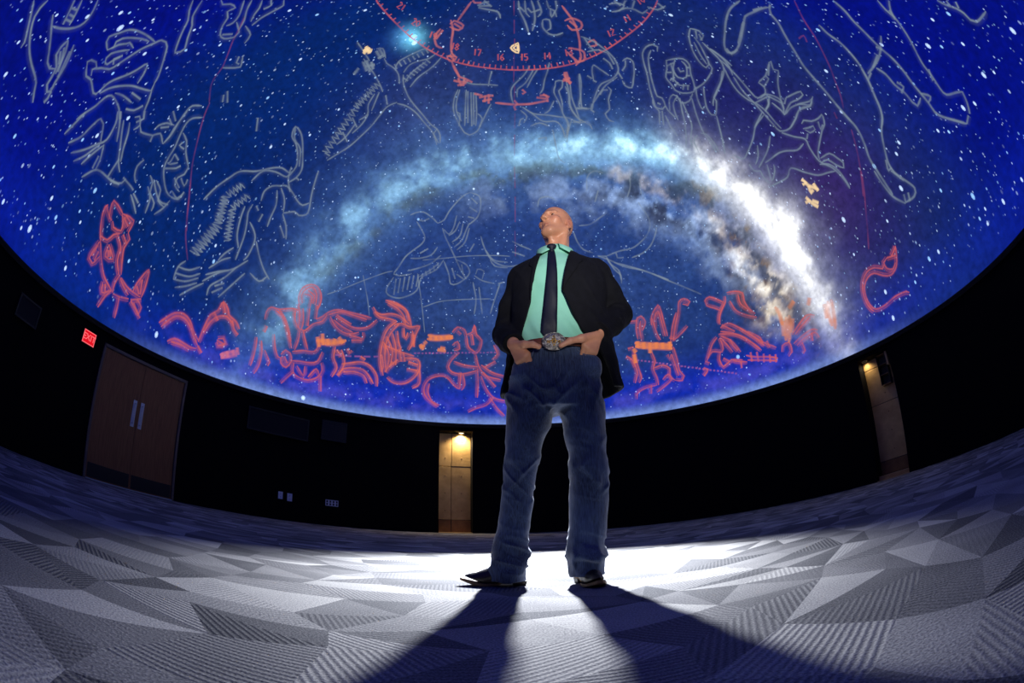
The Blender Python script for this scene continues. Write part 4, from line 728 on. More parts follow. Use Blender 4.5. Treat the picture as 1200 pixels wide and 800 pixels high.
  [-20.6,38.3,-19.2,39.1,-18.4,40.8,-17.1,42.6,-15.3,44.4,-13.7,45.2],[-19.2,37.5,-18.1,35.8,-16.6,34.0,-15.1,32.0,-13.4,29.6,-12.1,28.1],[-18.8,37.3,-17.4,36.5,-16.5,37.9,-16.2,40.4],[-17.4,36.2,-16.0,37.3,-15.2,39.3],
  [-16.4,35.0,-14.7,36.5,-14.3,39.0],[-15.7,34.1,-14.1,35.6,-13.3,37.8,-12.7,39.2],[-15.0,33.6,-13.3,35.3,-12.6,38.2],[-13.7,45.2,-11.0,44.7,-10.3,42.8,-10.8,40.6,-12.7,38.9],[-13.1,44.2,-11.2,43.1],[-13.2,42.3,-11.0,41.5],
  [-13.3,40.4,-11.6,40.2],[-14.7,31.7,-12.4,30.9,-11.5,29.4,-12.5,28.1,-14.1,27.0,-15.5,26.9,-16.1,28.7,-17.6,31.1],[-15.6,30.0,-14.6,27.9],[-13.5,30.9,-12.9,29.0],[-14.4,28.9,-12.8,28.1],
  [-18.5,32.2,-20.4,30.4,-22.7,29.2,-25.4,28.1],[-19.6,33.7,-20.7,32.0,-23.1,31.0,-25.3,30.6],[-21.7,33.1,-23.4,31.9],[-18.6,30.7,-20.2,29.2,-22.7,27.3],
  [-17.7,31.4,-19.1,29.3,-22.0,27.4,-22.4,25.4,-23.2,24.1,-26.0,22.7,-28.5,22.9,-29.1,24.0,-28.1,26.4],[-27.5,26.2,-27.3,23.1],[-26.6,26.5,-26.5,23.6],[-25.7,26.9,-25.6,24.0],[-24.7,27.2,-24.7,24.5],[-23.8,27.5,-23.8,24.9],
  [-22.8,27.9,-22.9,25.4],[-22.1,28.0,-21.8,27.1],[-21.4,28.7,-21.0,27.8],[-20.6,29.3,-20.2,28.4],[-19.8,30.0,-19.5,29.1],[-19.0,30.7,-18.7,29.8],[-9.6,36.8,-8.6,34.7,-7.0,32.5,-4.7,31.3,-2.1,31.0,1.6,31.6],
  [-8.2,34.1,-6.2,32.2,-2.9,31.8],[-7.0,32.2,-5.8,31.0,-2.9,30.7],[-10.1,29.2,-9.8,30.2,-8.3,29.9,-8.6,28.3],[-10.4,28.9,-8.5,28.0,-5.7,27.5],[-10.6,27.6,-9.7,24.2,-9.9,21.3],[-9.2,26.7,-8.7,24.2,-8.2,21.4],
  [-4.6,27.5,-5.9,23.7,-6.5,21.5],[-5.0,27.5,-3.9,27.8],[-12.0,33.5,-11.0,35.2],]),
('equator_line','grey_dim',0.7,[
  [-41.0,20.1,-38.3,21.8,-34.4,24.4,-30.3,26.8,-28.6,27.5],[-22.5,30.7,-17.7,31.7,-11.9,32.7,-5.4,33.1,-2.4,33.0],[-20.8,21.7,-17.4,23.2,-12.9,24.0,-6.5,24.5],[-34.7,25.4,-32.6,21.3,-31.5,18.3],[-23.1,28.0,-21.2,22.5,-19.8,16.9],]),
('serpent_bearer_drawing','grey_dim',1.0,[
  [13.3,37.0,13.9,35.0,15.1,33.3,17.2,32.4],[14.9,38.1,17.8,38.1,20.5,39.0,22.4,39.6],[20.0,31.3,23.2,31.8,26.3,31.8,28.8,32.6,30.8,33.7,32.1,35.3,32.2,36.9,31.6,38.4,31.1,40.1],[25.7,30.0,28.5,30.4,30.8,31.5,32.6,33.3,33.3,34.4],
  [20.0,31.0,20.7,29.6,22.2,28.1,22.3,26.2],[21.5,29.8,24.2,28.7,27.5,27.1,30.3,25.5],[18.8,44.7,19.7,47.2,22.0,48.2,24.5,47.4],[31.5,46.0,30.6,43.5,28.8,41.6],[33.3,43.5,32.6,41.4],[20.2,42.2,21.8,44.3],
  [22.4,31.6,22.5,30.6,23.9,30.4],[20.0,31.3,18.2,31.6],[30.3,25.5,32.4,24.1],[4.9,42.7,5.6,44.3,8.0,44.6,10.2,43.6],[18.0,31.7,20.7,30.4,23.7,28.6,27.7,27.0,31.7,24.4,35.6,21.7,38.3,19.7],[19.9,31.4,21.2,28.6,22.4,27.1,22.2,25.5],
  [-1.9,36.0,0.2,35.1,2.7,34.2],[-1.9,33.9,1.1,33.0],]),
]
BRIGHT_STARS = [  # azimuth, elevation, size
  (-110.9,26.8,2.2),(-113.4,27.1,1.4),(-112.5,28.4,1.0),(-110.7,28.5,1.2),(-103.7,29.6,1.3),(-104.5,24.3,1.1),(-95.8,23.8,1.4),(-98.0,18.6,1.4),(-99.6,16.5,1.1),(-116.2,22.2,1.4),(-119.6,17.8,1.0),
  (-122.6,12.8,1.0),(-120.1,12.2,1.0),(-117.7,9.8,1.3),(-109.6,8.4,1.2),(-90.1,31.2,1.1),(-95.8,40.9,1.0),(-99.2,35.7,1.0),(-102.2,37.7,1.0),(-112.7,8.4,1.1),(-100.8,11.1,1.0),(-108.8,31.8,1.0),
  (-112.6,21.8,1.0),(-60.0,68.9,3.6),(-57.5,68.5,2.6),(-84.7,64.5,1.2),(-90.6,56.9,1.2),(-95.6,52.8,1.2),(-79.9,51.6,1.2),(-76.9,43.7,1.2),(-59.6,50.9,1.1),(-48.1,54.8,1.2),(-45.8,55.8,1.2),
  (-67.4,38.5,1.3),(-61.3,44.3,1.1),(-40.4,54.1,1.1),(-11.4,57.5,1.2),(-44.4,71.1,1.1),(-57.9,59.3,1.0),(-68.5,42.9,1.0),(9.7,77.7,1.4),(4.5,78.8,1.1),(82.4,63.8,1.5),(43.4,56.6,1.3),(59.9,49.3,1.2),
  (55.6,50.3,1.2),(82.1,56.1,1.0),(69.9,74.1,1.0),(58.9,65.7,1.0),(81.8,48.6,1.0),(99.3,40.5,1.4),(91.6,37.2,1.4),(109.7,23.5,1.8),(117.2,21.1,1.4),(122.0,11.6,1.9),(112.4,14.6,1.7),(70.5,38.4,1.6),
  (90.9,21.9,1.4),(89.0,21.2,1.3),(83.7,22.7,1.8),(107.4,14.6,1.3),(98.5,17.8,1.2),(100.0,16.3,1.1),(105.2,15.9,1.7),(104.2,30.4,1.4),(111.2,21.5,1.1),(114.2,18.5,1.2),(114.5,23.4,1.2),
  (89.6,25.4,1.2),(114.1,13.3,1.0),(86.4,32.0,1.3),(-92.0,13.9,1.6),(-98.8,3.5,1.9),(-98.0,8.4,1.3),(-95.6,7.2,1.3),(-90.1,3.2,1.3),(-70.5,2.6,1.9),(-65.0,17.4,1.5),(-66.0,19.8,1.2),(-105.1,2.9,1.3),
  (-80.0,9.9,1.2),(-100.2,2.7,1.0),(-91.3,9.3,1.0),(-92.4,10.3,1.0),(-81.5,15.5,1.0),(-5.2,33.5,1.5),(-25.5,38.3,1.6),(-12.7,46.0,1.4),(-36.1,24.6,1.2),(-35.5,24.8,1.1),(72.0,19.9,1.9),
  (85.5,17.3,1.8),(96.4,8.3,1.9),(100.8,4.4,1.5),(62.8,25.2,1.4),(83.4,6.5,1.5),(85.6,6.4,1.3),(73.2,6.4,1.5),(79.2,5.0,1.1),(72.9,2.2,1.6),(79.6,15.2,1.1),(91.8,12.5,1.2),(70.5,14.3,1.0),
  (97.2,5.8,1.0),(95.4,5.5,1.1),(105.8,4.0,1.2),(-41.5,0.9,2.4),(42.2,6.7,2.2),(-33.7,3.1,1.0),
]
MILKY_OUTER = [(-54.2,3.0,2.80,0.26),(-50.9,10.0,3.64,0.34),(-47.3,18.2,3.92,0.42),(-42.8,28.6,3.92,0.44),(-36.6,38.3,3.92,0.48),(-26.5,47.0,3.64,0.6),(-12.7,51.9,3.50,0.78),(3.4,53.4,3.08,0.72),(22.6,52.7,3.08,0.85),(37.4,49.6,3.22,0.95),(48.4,43.1,3.08,0.95),(54.5,35.2,3.08,1.05),(57.9,27.5,3.22,1.12),(60.0,19.1,3.22,1.08),(61.1,11.1,2.80,0.9),(61.8,3.7,2.24,0.5),(63.2,-1.9,1.96,0.25)]
MILKY_DUST = [(-47.7,11.0,1.12,0.5),(-40.1,26.9,1.40,0.6),(-30.5,39.7,1.54,0.7),(-16.8,47.9,1.68,0.8),(-2.0,49.6,1.82,0.9),(10.7,49.6,1.82,0.9),(21.1,49.6,1.40,0.9),(28.5,47.6,1.26,0.7),(32.2,43.6,2.10,1.0),(34.9,37.6,2.24,0.9),(43.3,39.9,1.54,0.9),(48.3,36.6,1.54,0.9),(48.8,32.3,1.82,1.0),(51.1,27.1,1.82,0.9),(51.7,22.6,1.68,0.9),(53.0,17.2,1.82,0.9),(55.0,10.9,1.96,0.8),(57.3,4.6,2.10,0.8)]
MILKY_DUST_LOW = [(18.6,42.7,1.40,0.5),(31.3,42.0,1.68,0.8),(33.5,37.1,1.96,0.9),(37.5,34.0,1.96,0.8),(44.5,28.7,1.96,0.8),(46.4,19.6,1.96,0.7),(47.5,12.8,1.96,0.7)]
MILKY_INNER = [(-11.2,43.8,3.64,0.22),(7.5,45.5,4.76,0.35),(19.3,44.8,5.32,0.5),(29.7,41.2,5.04,0.6),(38.9,36.5,4.76,0.7),(43.6,31.0,4.48,0.75),(46.6,24.6,4.48,0.9),(49.7,18.5,4.48,1.0),(53.0,12.7,4.20,0.95),(56.6,7.9,3.36,0.8),(58.4,2.4,2.24,0.5)]
MILKY_GOLD = [(27.8,47.2,1.26,0.5),(45.1,35.4,1.68,0.7),(47.8,24.9,2.24,0.6),(50.3,19.9,2.80,1.0),(53.2,14.7,2.80,1.0),(50.0,12.2,2.52,0.9),(55.8,10.5,1.96,0.8)]
MILKY_HAZE = [(-51.4,5.4,7.70,0.3),(-43.3,25.1,9.24,0.42),(-35.6,40.8,10.08,0.5),(-18.3,52.5,9.80,0.6),(8.7,52.3,9.80,0.62),(32.4,46.2,10.50,0.68),(47.0,34.7,11.20,0.72),(55.0,23.0,10.50,0.8),(59.1,11.6,8.40,0.65),(62.0,-0.1,5.60,0.4)]
# ------------------------------------------------------------------ dome screen
def sph(az, el, r=1.0):
    a, e = np.radians(az), np.radians(el)
    return np.stack([r * np.sin(a) * np.cos(e), r * np.cos(a) * np.cos(e), r * np.sin(e)], -1)


def sstep(a, b, x):
    t = np.clip((x - a) / (b - a), 0, 1); return t * t * (3 - 2 * t)


def track(P, pts):
    """for unit vectors P: (distance / half width, intensity) to a polyline on the dome"""
    pts = np.array(pts); V = sph(pts[:, 0], pts[:, 1])
    best = np.full(len(P), 1e9); inten = np.zeros(len(P)); wid = np.ones(len(P))
    for i in range(len(V) - 1):
        A, B = V[i], V[i + 1]; AB = B - A
        t = np.clip(((P - A) @ AB) / (AB @ AB), 0, 1)
        d = np.degrees(np.linalg.norm(P - (A + t[:, None] * AB), axis=1))
        w = pts[i, 2] * (1 - t) + pts[i + 1, 2] * t
        q = d / w; k = q < best
        best = np.where(k, q, best); inten = np.where(k, pts[i, 3] * (1 - t) + pts[i + 1, 3] * t, inten)
    return best, inten


def dome_colour(az, el):
    """projected picture of the night sky: deep blue ground, brighter horizon, the galaxy's band"""
    P = sph(az, el)
    x, y, z = P.T
    n1 = fbm(x * 3 + 5, y * 3 + 9, z * 3 + 2, 4)
    nA = fbm(x * 9 + 31, y * 9 + 17, z * 9 + 5, 6)
    nB = fbm(x * 15 + 3, y * 15 + 41, z * 15 + 23, 6)
    nC = fbm(x * 34 + 13, y * 34 + 7, z * 34 + 29, 4)
    nD = fbm(x * 22 + 53, y * 22 + 19, z * 22 + 37, 5)
    mix = lambda c, d, w: c + (d - c) * np.clip(w, 0, 1)[:, None]
    aa = np.abs(az)
    c = np.tile(lin(19, 43, 110), (len(az), 1))
    c = mix(c, lin(2, 37, 108), sstep(-44, -74, az) * 0.9)
    c = mix(c, lin(2, 14, 128), sstep(84, 108, aa))
    mid = np.exp(-((az - 2) / 36) ** 2 - ((el - 22) / 17) ** 2)
    c = mix(c, lin(58, 86, 146), mid * (0.55 + 1.0 * (nD - 0.35)))
    c = mix(c, lin(54, 34, 98), np.exp(-((az - 72) / 14) ** 2 - ((el - 26) / 17) ** 2) * 0.9)
    c = mix(c, lin(50, 64, 118), np.exp(-((az + 32) / 20) ** 2 - ((el - 60) / 14) ** 2) * (0.25 + nA * 0.8))
    c = mix(c, lin(30, 28, 98), np.exp(-((az - 66) / 18) ** 2 - ((el - 48) / 16) ** 2) * 0.7)
    c = c * (0.74 + 0.36 * nA)[:, None]
    # galaxy band, warped
    Pw = P + (np.stack([nA, nB, nC], 1) - 0.5) * np.array([0.09, 0.09, 0.08])
    Pw /= np.linalg.norm(Pw, axis=1)[:, None]
    warm = sstep(40, 56, az)
    q, i = track(Pw, MILKY_HAZE)
    haze = np.exp(-q ** 2 * 1.1) * i
    hcol = lin(66, 104, 160)[None] * (1 - warm)[:, None] + lin(112, 122, 150)[None] * warm[:, None]
    c = c + haze[:, None] * hcol * 0.8 * (0.2 + 1.3 * nD)[:, None]
    q, i = track(Pw, MILKY_INNER)
    reg = np.exp(-q ** 2 * 1.1) * i
    cloud = reg * sstep(0.40, 0.64, nB) * (0.45 + 1.0 * nC)
    ccol = lin(168, 190, 212)[None] * (1 - warm)[:, None] + lin(206, 208, 200)[None] * warm[:, None]
    c = c + cloud[:, None] * ccol * 1.0 + (reg * 0.10 * nD)[:, None] * ccol
    q, i = track(Pw, MILKY_GOLD)
    gd = np.exp(-q ** 2 * 1.2) * i * sstep(0.36, 0.6, nD)
    c = c + gd[:, None] * (lin(214, 186, 100) * 0.85)
    for T, kk in ((MILKY_DUST, 0.9), (MILKY_DUST_LOW, 0.8)):
        q, i = track(Pw, T)
        du = np.clip(np.exp(-q ** 2 * 0.9) * i * sstep(0.36, 0.56, 1 - nD) * 1.3, 0, 1)
        c = mix(c, lin(54, 64, 98) * 0.8, du * kk)
        br = np.clip(du * sstep(42, 50, az) * sstep(0.48, 0.6, nC), 0, 1)
        c = mix(c, lin(110, 80, 56), br * 0.7)
    q, i = track(Pw, MILKY_OUTER)
    halo = np.exp(-(q / 1.7) ** 2) * i
    o = np.exp(-q ** 2 * 1.5) * i * (0.18 + 0.30 * sstep(-20, 0, az) + (1.25 - 0.35 * sstep(-20, 0, az)) * sstep(0.30, 0.66, nB) * (0.55 + 0.9 * nD))
    col = lin(140, 188, 202)[None] * (1 - warm)[:, None] + lin(226, 226, 216)[None] * warm[:, None]
    cyan = sstep(-14, 2, az)
    col = col * (1 + 0.25 * cyan)[:, None]
    c = c + halo[:, None] * col * 0.24 * (0.5 + nD)[:, None] + o[:, None] * col * 0.9 + (np.clip(o - 0.75, 0, 1) ** 1.2)[:, None] * np.array([0.6, 0.56, 0.46])
    # bands above the dome's lower edge: blue, violet patches, then pale
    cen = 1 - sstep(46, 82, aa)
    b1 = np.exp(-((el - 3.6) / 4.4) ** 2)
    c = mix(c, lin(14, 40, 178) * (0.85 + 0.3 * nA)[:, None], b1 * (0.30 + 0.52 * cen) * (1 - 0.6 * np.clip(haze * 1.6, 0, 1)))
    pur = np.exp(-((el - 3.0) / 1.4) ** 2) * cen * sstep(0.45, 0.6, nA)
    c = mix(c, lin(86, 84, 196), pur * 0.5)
    k = (1 - sstep(0.0, 2.6, el)) ** 1.3 * cen              # paler towards the lower edge, fading out to the sides
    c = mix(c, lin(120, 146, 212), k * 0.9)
    # nebula round the brightest star
    for (a_, e_, r_, s_, cc) in ((BRIGHT_STARS[23][0], BRIGHT_STARS[23][1], 2.0, 0.9, lin(120, 215, 235)), (BRIGHT_STARS[23][0] - 3.5, BRIGHT_STARS[23][1] - 1.2, 2.2, 0.35, lin(80, 150, 225))):
        d = np.degrees(np.linalg.norm(P - sph(np.array([a_]), np.array([e_]))[0], axis=1))
        c = c + (np.exp(-(d / r_) ** 2) * s_)[:, None] * cc
    return np.clip(c, 0, 4)


def make_dome():
    na, ne = 880, 236
    az = np.linspace(-180, 180, na, endpoint=False); el = np.linspace(0, 89.8, ne)
    A, E = np.meshgrid(az, el, indexing='ij'); A, E = A.ravel(), E.ravel()
    V = sph(A, E, RD) + np.array([RC[0], RC[1], HS])
    idx = np.arange(na * ne).reshape(na, ne); nx = np.roll(idx, -1, axis=0)
    F = np.stack([idx[:, :-1], idx[:, 1:], nx[:, 1:], nx[:, :-1]], -1).reshape(-1, 4)
    me = mesh_np('ceiling', V, F, True)
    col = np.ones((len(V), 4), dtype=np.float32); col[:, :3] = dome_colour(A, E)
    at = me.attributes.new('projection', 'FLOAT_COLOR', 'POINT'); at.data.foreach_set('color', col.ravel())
    m, nt, bs, out = nodes_of('projected_night_sky'); N, K = nt.nodes, nt.links
    a = N.new('ShaderNodeAttribute'); a.attribute_name = 'projection'
    tc = N.new('ShaderNodeTexCoord'); nz = N.new('ShaderNodeTexNoise'); nz.inputs['Scale'].default_value = 9; nz.inputs['Detail'].default_value = 6
    mr = N.new('ShaderNodeMapRange'); mr.inputs[1].default_value = 0.25; mr.inputs[2].default_value = 0.75; mr.inputs[3].default_value = 0.72; mr.inputs[4].default_value = 1.3
    vm = N.new('ShaderNodeVectorMath'); vm.operation = 'SCALE'
    K.new(tc.outputs['Object'], nz.inputs['Vector']); K.new(nz.outputs[0], mr.inputs[0])
    K.new(a.outputs['Color'], vm.inputs[0]); K.new(mr.outputs[0], vm.inputs['Scale'])
    bs.inputs['Base Color'].default_value = (0.02, 0.02, 0.025, 1); bs.inputs['Roughness'].default_value = 1.0
    bs.inputs['Specular IOR Level'].default_value = 0.0
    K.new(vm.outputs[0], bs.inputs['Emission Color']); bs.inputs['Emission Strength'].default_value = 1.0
    m.cycles.emission_sampling = 'NONE'
    return tag(obj('ceiling', me, m), 'domed ceiling screen glowing with a projected blue star chart and milky way', 'dome', kind='structure')


DOME = make_dome()
INK = {'grey': (lin(122, 138, 156), 0.58), 'grey_dim': (lin(132, 148, 164), 0.42), 'red': (lin(204, 94, 98), 0.60),
       'red_bright': (lin(220, 106, 92), 0.66), 'red_faint': (lin(132, 64, 108), 0.36), 'pink': (lin(206, 110, 140), 0.7),
       'pink_dim': (lin(196, 110, 112), 0.62), 'orange': (lin(232, 130, 82), 0.7), 'orange_dim': (lin(220, 132, 90), 0.5),
       'gold': (lin(252, 218, 168), 0.95), 'dash': (lin(160, 90, 160), 0.6)}
INKM = {k: emit_mat('projected_%s_line' % k, c, 1.0, a) for k, (c, a) in INK.items()}


def resample(p, step=0.55):
    """smooth a stroke (unit vectors) with a Catmull-Rom spline"""
    if len(p) < 3:
        n = max(2, int(np.degrees(np.linalg.norm(p[1] - p[0])) / 1.5) + 1)
        t = np.linspace(0, 1, n)[:, None]; return p[0] + (p[-1] - p[0]) * t
    q = np.vstack([2 * p[0] - p[1], p, 2 * p[-1] - p[-2]]); out = []
    for i in range(1, len(q) - 2):
        a, b, c, d = q[i - 1], q[i], q[i + 1], q[i + 2]
        n = max(1, int(np.degrees(np.linalg.norm(c - b)) / step))
        for t in np.arange(n) / n:
            out.append(0.5 * ((2 * b) + (c - a) * t + (2 * a - 5 * b + 4 * c - d) * t * t + (3 * b - a - 3 * c + d) * t ** 3))
    out.append(p[-1]); return np.array(out)


def ribbons(strokes, width, lift, off=0.0, glow=1.0):
    V, F, A = [], [], []; base = 0
    for s in strokes:
        s = np.array(s).reshape(-1, 2)
        if np.abs(np.diff(s[:, 0])).max() > 180: continue
        p = resample(sph(s[:, 0], s[:, 1])); p /= np.linalg.norm(p, axis=1)[:, None]
        if len(p) < 2: continue
        t = np.gradient(p, axis=0); t /= np.linalg.norm(t, axis=1)[:, None] + 1e-9
        n = np.cross(p, t)
        w = width * 0.5 * np.ones(len(p))
        if len(p) > 5: w[0] *= 0.5; w[-1] *= 0.5
        if off: p = p + n * (off / RD); p /= np.linalg.norm(p, axis=1)[:, None]
        k = len(p); i = np.arange(k - 1)
        V.append(np.vstack([p * RD + n * (f * w)[:, None] for f in (1.5, 0.45, -0.45, -1.5)]) * (1 - lift))
        A.append(np.repeat([0.0, glow, glow, 0.0], k))
        for r in range(3): F.append(np.stack([i + r * k, i + 1 + r * k, i + 1 + (r + 1) * k, i + (r + 1) * k], 1) + base)
        base += 4 * k
    return np.vstack(V) + np.array([RC[0], RC[1], HS]), np.vstack(F), np.concatenate(A)


for fi, (name, ink, w, strokes) in enumerate(FIGURES):
    lift = 0.0018 + 0.00012 * fi
    layers = [ribbons(strokes, (0.026 if ink.startswith('red') and w > 1.2 else 0.036) * w, lift)]
    if ink in ('red', 'red_bright') and w > 1.2 and 'ring' not in name:      # twin outline and a faint wash inside the figure
        layers += [ribbons(strokes, 0.018 * w, lift, 0.042, 0.45), ribbons(strokes, 0.075 * w, lift - 0.00005, 0.02, 0.15)]
    elif ink == 'grey':
        layers += [ribbons(strokes, 0.09, lift - 0.00005, 0.015, 0.13)]
    elif ink == 'orange':
        layers += [ribbons(strokes, 0.10, lift - 0.00005, 0.0, 0.22)]
    base = np.cumsum([0] + [len(l[0]) for l in layers])
    V = np.vstack([l[0] for l in layers]); F = np.vstack([l[1] + b for l, b in zip(layers, base)]); A = np.concatenate([l[2] for l in layers])
    me = mesh_np(name, V, F)
    at = me.attributes.new('fade', 'FLOAT', 'POINT'); at.data.foreach_set('value', A.astype(np.float32))
    obj(name, me, INKM[ink], DOME)


def star_field():
    V, F, C = [], [], []
    n = 8200
    zz = rng.uniform(0.03, 1, n); aa = rng.uniform(-180, 180, n)
    size = 0.009 + 0.009 * rng.random(n) ** 2 + 0.008 * (rng.random(n) > 0.93)
    items = [(a, math.degrees(math.asin(z)), s, 0.10 + 0.75 * random.random() ** 1.8) for a, z, s in zip(aa, zz, size)]
    items += [(a, e, 0.021 * s, 1.15) for a, e, s in BRIGHT_STARS]
    for k, (a, e, s, b) in enumerate(items):
        p = sph(np.array([a]), np.array([e]))[0]
        up = np.array([0, 0, 1.0]); ea = np.cross(up, p); ea /= np.linalg.norm(ea); en = np.cross(p, ea)
        st = 1 + 0.7 * float(sstep(35, 75, abs(a)))
        t = np.arange(7) / 7 * 2 * np.pi
        ring = p * RD * 0.9982 + s * (np.cos(t)[:, None] * ea + st * np.sin(t)[:, None] * en)
        base = len(V) * 8
        V.append(np.vstack([p * RD * 0.9982, ring]))
        F += [[base, base + 1 + j, base + 1 + (j + 1) % 7] for j in range(7)]
        tint = lin(196, 222, 255) if k % 3 else lin(150, 200, 245)
        cc = np.ones((8, 4)); cc[0, :3] = tint * b * 1.15; cc[1:, :3] = tint * b * 0.5; C.append(cc)
    me = mesh_np('star_field', np.vstack(V) + np.array([RC[0], RC[1], HS]), F)
    at = me.attributes.new('starlight', 'FLOAT_COLOR', 'POINT'); at.data.foreach_set('color', np.vstack(C).astype(np.float32).ravel())
    m, nt, bs, out = nodes_of('projected_star_light'); N, K = nt.nodes, nt.links
    a = N.new('ShaderNodeAttribute'); a.attribute_name = 'starlight'
    em = N.new('ShaderNodeEmission'); K.new(a.outputs['Color'], em.inputs[0])
    tr = N.new('ShaderNodeBsdfTransparent'); ad = N.new('ShaderNodeAddShader'); K.new(em.outputs[0], ad.inputs[0]); K.new(tr.outputs[0], ad.inputs[1]); K.new(ad.outputs[0], out.inputs[0])
    m.cycles.emission_sampling = 'NONE'
    o = obj('star_field', me, m, DOME); o['kind'] = 'stuff'; o['label'] = 'scattered pale projected stars'


star_field()
# ------------------------------------------------------------------ signed-distance modelling
class Field:
    def __init__(self, lo, hi, h):
        self.lo = np.array(lo, dtype=np.float64); self.h = h
        self.n = np.ceil((np.array(hi) - self.lo) / h).astype(int) + 1
        self.ax = [(self.lo[i] + h * np.arange(self.n[i])).astype(np.float32) for i in range(3)]
        self.D = np.full(tuple(self.n), 0.25, dtype=np.float32)

    def window(self, lo, hi, m):
        sl = []
        for i in range(3):
            a = int(np.clip(math.floor((lo[i] - m - self.lo[i]) / self.h), 0, self.n[i]))
            b = int(np.clip(math.ceil((hi[i] + m - self.lo[i]) / self.h) + 1, 0, self.n[i]))
            sl.append(slice(a, max(a, b)))
        g = (self.ax[0][sl[0]][:, None, None], self.ax[1][sl[1]][None, :, None], self.ax[2][sl[2]][None, None, :])
        return tuple(sl), g

    def add(self, fn, lo, hi, k=0.0, m=0.05):
        sl, g = self.window(lo, hi, m)
        A = self.D[sl]; B = fn(*g).astype(np.float32)
        if k > 0:
            t = np.clip(0.5 + 0.5 * (A - B) / k, 0, 1); self.D[sl] = A + (B - A) * t - k * t * (1 - t)
        else: self.D[sl] = np.minimum(A, B)

    def cut(self, fn, lo, hi, k=0.0, m=0.05):
        sl, g = self.window(lo, hi, m)
        A = self.D[sl]; B = -fn(*g).astype(np.float32)
        if k > 0:
            t = np.clip(0.5 - 0.5 * (A - B) / k, 0, 1); self.D[sl] = A + (B - A) * t + k * t * (1 - t)
        else: self.D[sl] = np.maximum(A, B)

    def capsule(self, a, b, ra, rb=None, k=0.0, cut=False, sq=(1, 1, 1)):
        rb = ra if rb is None else rb
        a = np.array(a, float); b = np.array(b, float); d = b - a; dd = float(d @ d) + 1e-12
        def fn(x, y, z):
            px, py, pz = x - a[0], y - a[1], z - a[2]
            t = np.clip((px * d[0] + py * d[1] + pz * d[2]) / dd, 0, 1)
            return np.sqrt(((px - t * d[0]) / sq[0]) ** 2 + ((py - t * d[1]) / sq[1]) ** 2 + ((pz - t * d[2]) / sq[2]) ** 2) - (ra + (rb - ra) * t)
        r = max(ra, rb) * max(sq)
        (self.cut if cut else self.add)(fn, np.minimum(a, b) - r, np.maximum(a, b) + r, k)

    def chain(self, pts, k=0.0):
        for (a, ra), (b, rb) in zip(pts[:-1], pts[1:]): self.capsule(a, b, ra, rb, k)

    def ellipsoid(self, c, r, k=0.0, rot=None, cut=False):
        c = np.array(c, float); r = np.array(r, float)
        M = np.eye(3) if rot is None else np.array(rot)       # rows: local axes
        def fn(x, y, z):
            px, py, pz = x - c[0], y - c[1], z - c[2]
            q = [(M[i, 0] * px + M[i, 1] * py + M[i, 2] * pz) for i in range(3)]
            k0 = np.sqrt(sum((q[i] / r[i]) ** 2 for i in range(3))); k1 = np.sqrt(sum((q[i] / r[i] ** 2) ** 2 for i in range(3))) + 1e-9
            return k0 * (k0 - 1) / k1
        R_ = r.max(); (self.cut if cut else self.add)(fn, c - R_, c + R_, k)

    def stack(self, tab, k=0.0, n=2.0, grow=0.0, cut=False, caps=True):
        """ellipses stacked along z; tab rows: z, cx, cy, a, b"""
        T = np.array(tab, float); T = T[np.argsort(T[:, 0])]
        zz = np.linspace(T[0, 0], T[-1, 0], 120)
        I = [np.interp(zz, T[:, 0], T[:, j]) for j in range(1, 5)]
        ker = np.hanning(13); ker /= ker.sum()
        I = [np.convolve(np.pad(v, 6, mode='edge'), ker, 'valid') for v in I]
        def fn(x, y, z):
            cx, cy, a, b = [np.interp(z, zz, v) for v in I]
            a = a + grow; b = b + grow
            q = (np.abs((x - cx) / a) ** n + np.abs((y - cy) / b) ** n) ** (1 / n)
            d = (q - 1) * np.minimum(a, b)
            if caps: d = np.maximum(d, np.maximum(T[0, 0] - z, z - T[-1, 0]))
            return d
        r = max(T[:, 3].max(), T[:, 4].max()) + grow
        lo = (T[:, 1].min() - r, T[:, 2].min() - r, T[0, 0]); hi = (T[:, 1].max() + r, T[:, 2].max() + r, T[-1, 0])
        (self.cut if cut else self.add)(fn, lo, hi, k)

    def warp(self, fn, lo=None, hi=None):
        lo = self.lo if lo is None else lo; hi = self.lo + self.h * self.n if hi is None else hi
        sl, g = self.window(lo, hi, 0); self.D[sl] += np.asarray(fn(*g), dtype=np.float32)

    def mesh(self, name, smooth=2):
        D = self.D; S = D < 0; n = D.shape
        idx = [slice(0, -1), slice(1, None)]
        cnt = np.zeros(tuple(k - 1 for k in n), dtype=np.int8)
        for a in (0, 1):
            for b in (0, 1):
                for c in (0, 1): cnt += S[idx[a], idx[b], idx[c]]
        cell = (cnt > 0) & (cnt < 8)
        ci = np.argwhere(cell)
        acc = np.zeros((len(ci), 3)); num = np.zeros(len(ci))
        cor = [(a, b, c) for a in (0, 1) for b in (0, 1) for c in (0, 1)]
        val = {o: D[ci[:, 0] + o[0], ci[:, 1] + o[1], ci[:, 2] + o[2]].astype(np.float64) for o in cor}
        for o in cor:
            for ax in range(3):
                if o[ax]: continue
                p = list(o); p[ax] = 1; p = tuple(p)
                f0, f1 = val[o], val[p]; k = (f0 < 0) != (f1 < 0)
                t = np.where(k, f0 / np.where(k, f0 - f1, 1), 0)
                q = np.tile(np.array(o, float), (len(ci), 1)); q[:, ax] = t
                acc += np.where(k[:, None], q, 0); num += k
        V = self.lo + (ci + acc / np.maximum(num, 1)[:, None]) * self.h
        m = np.full(cell.shape, -1, dtype=np.int32); m[cell] = np.arange(len(ci))
        F = []
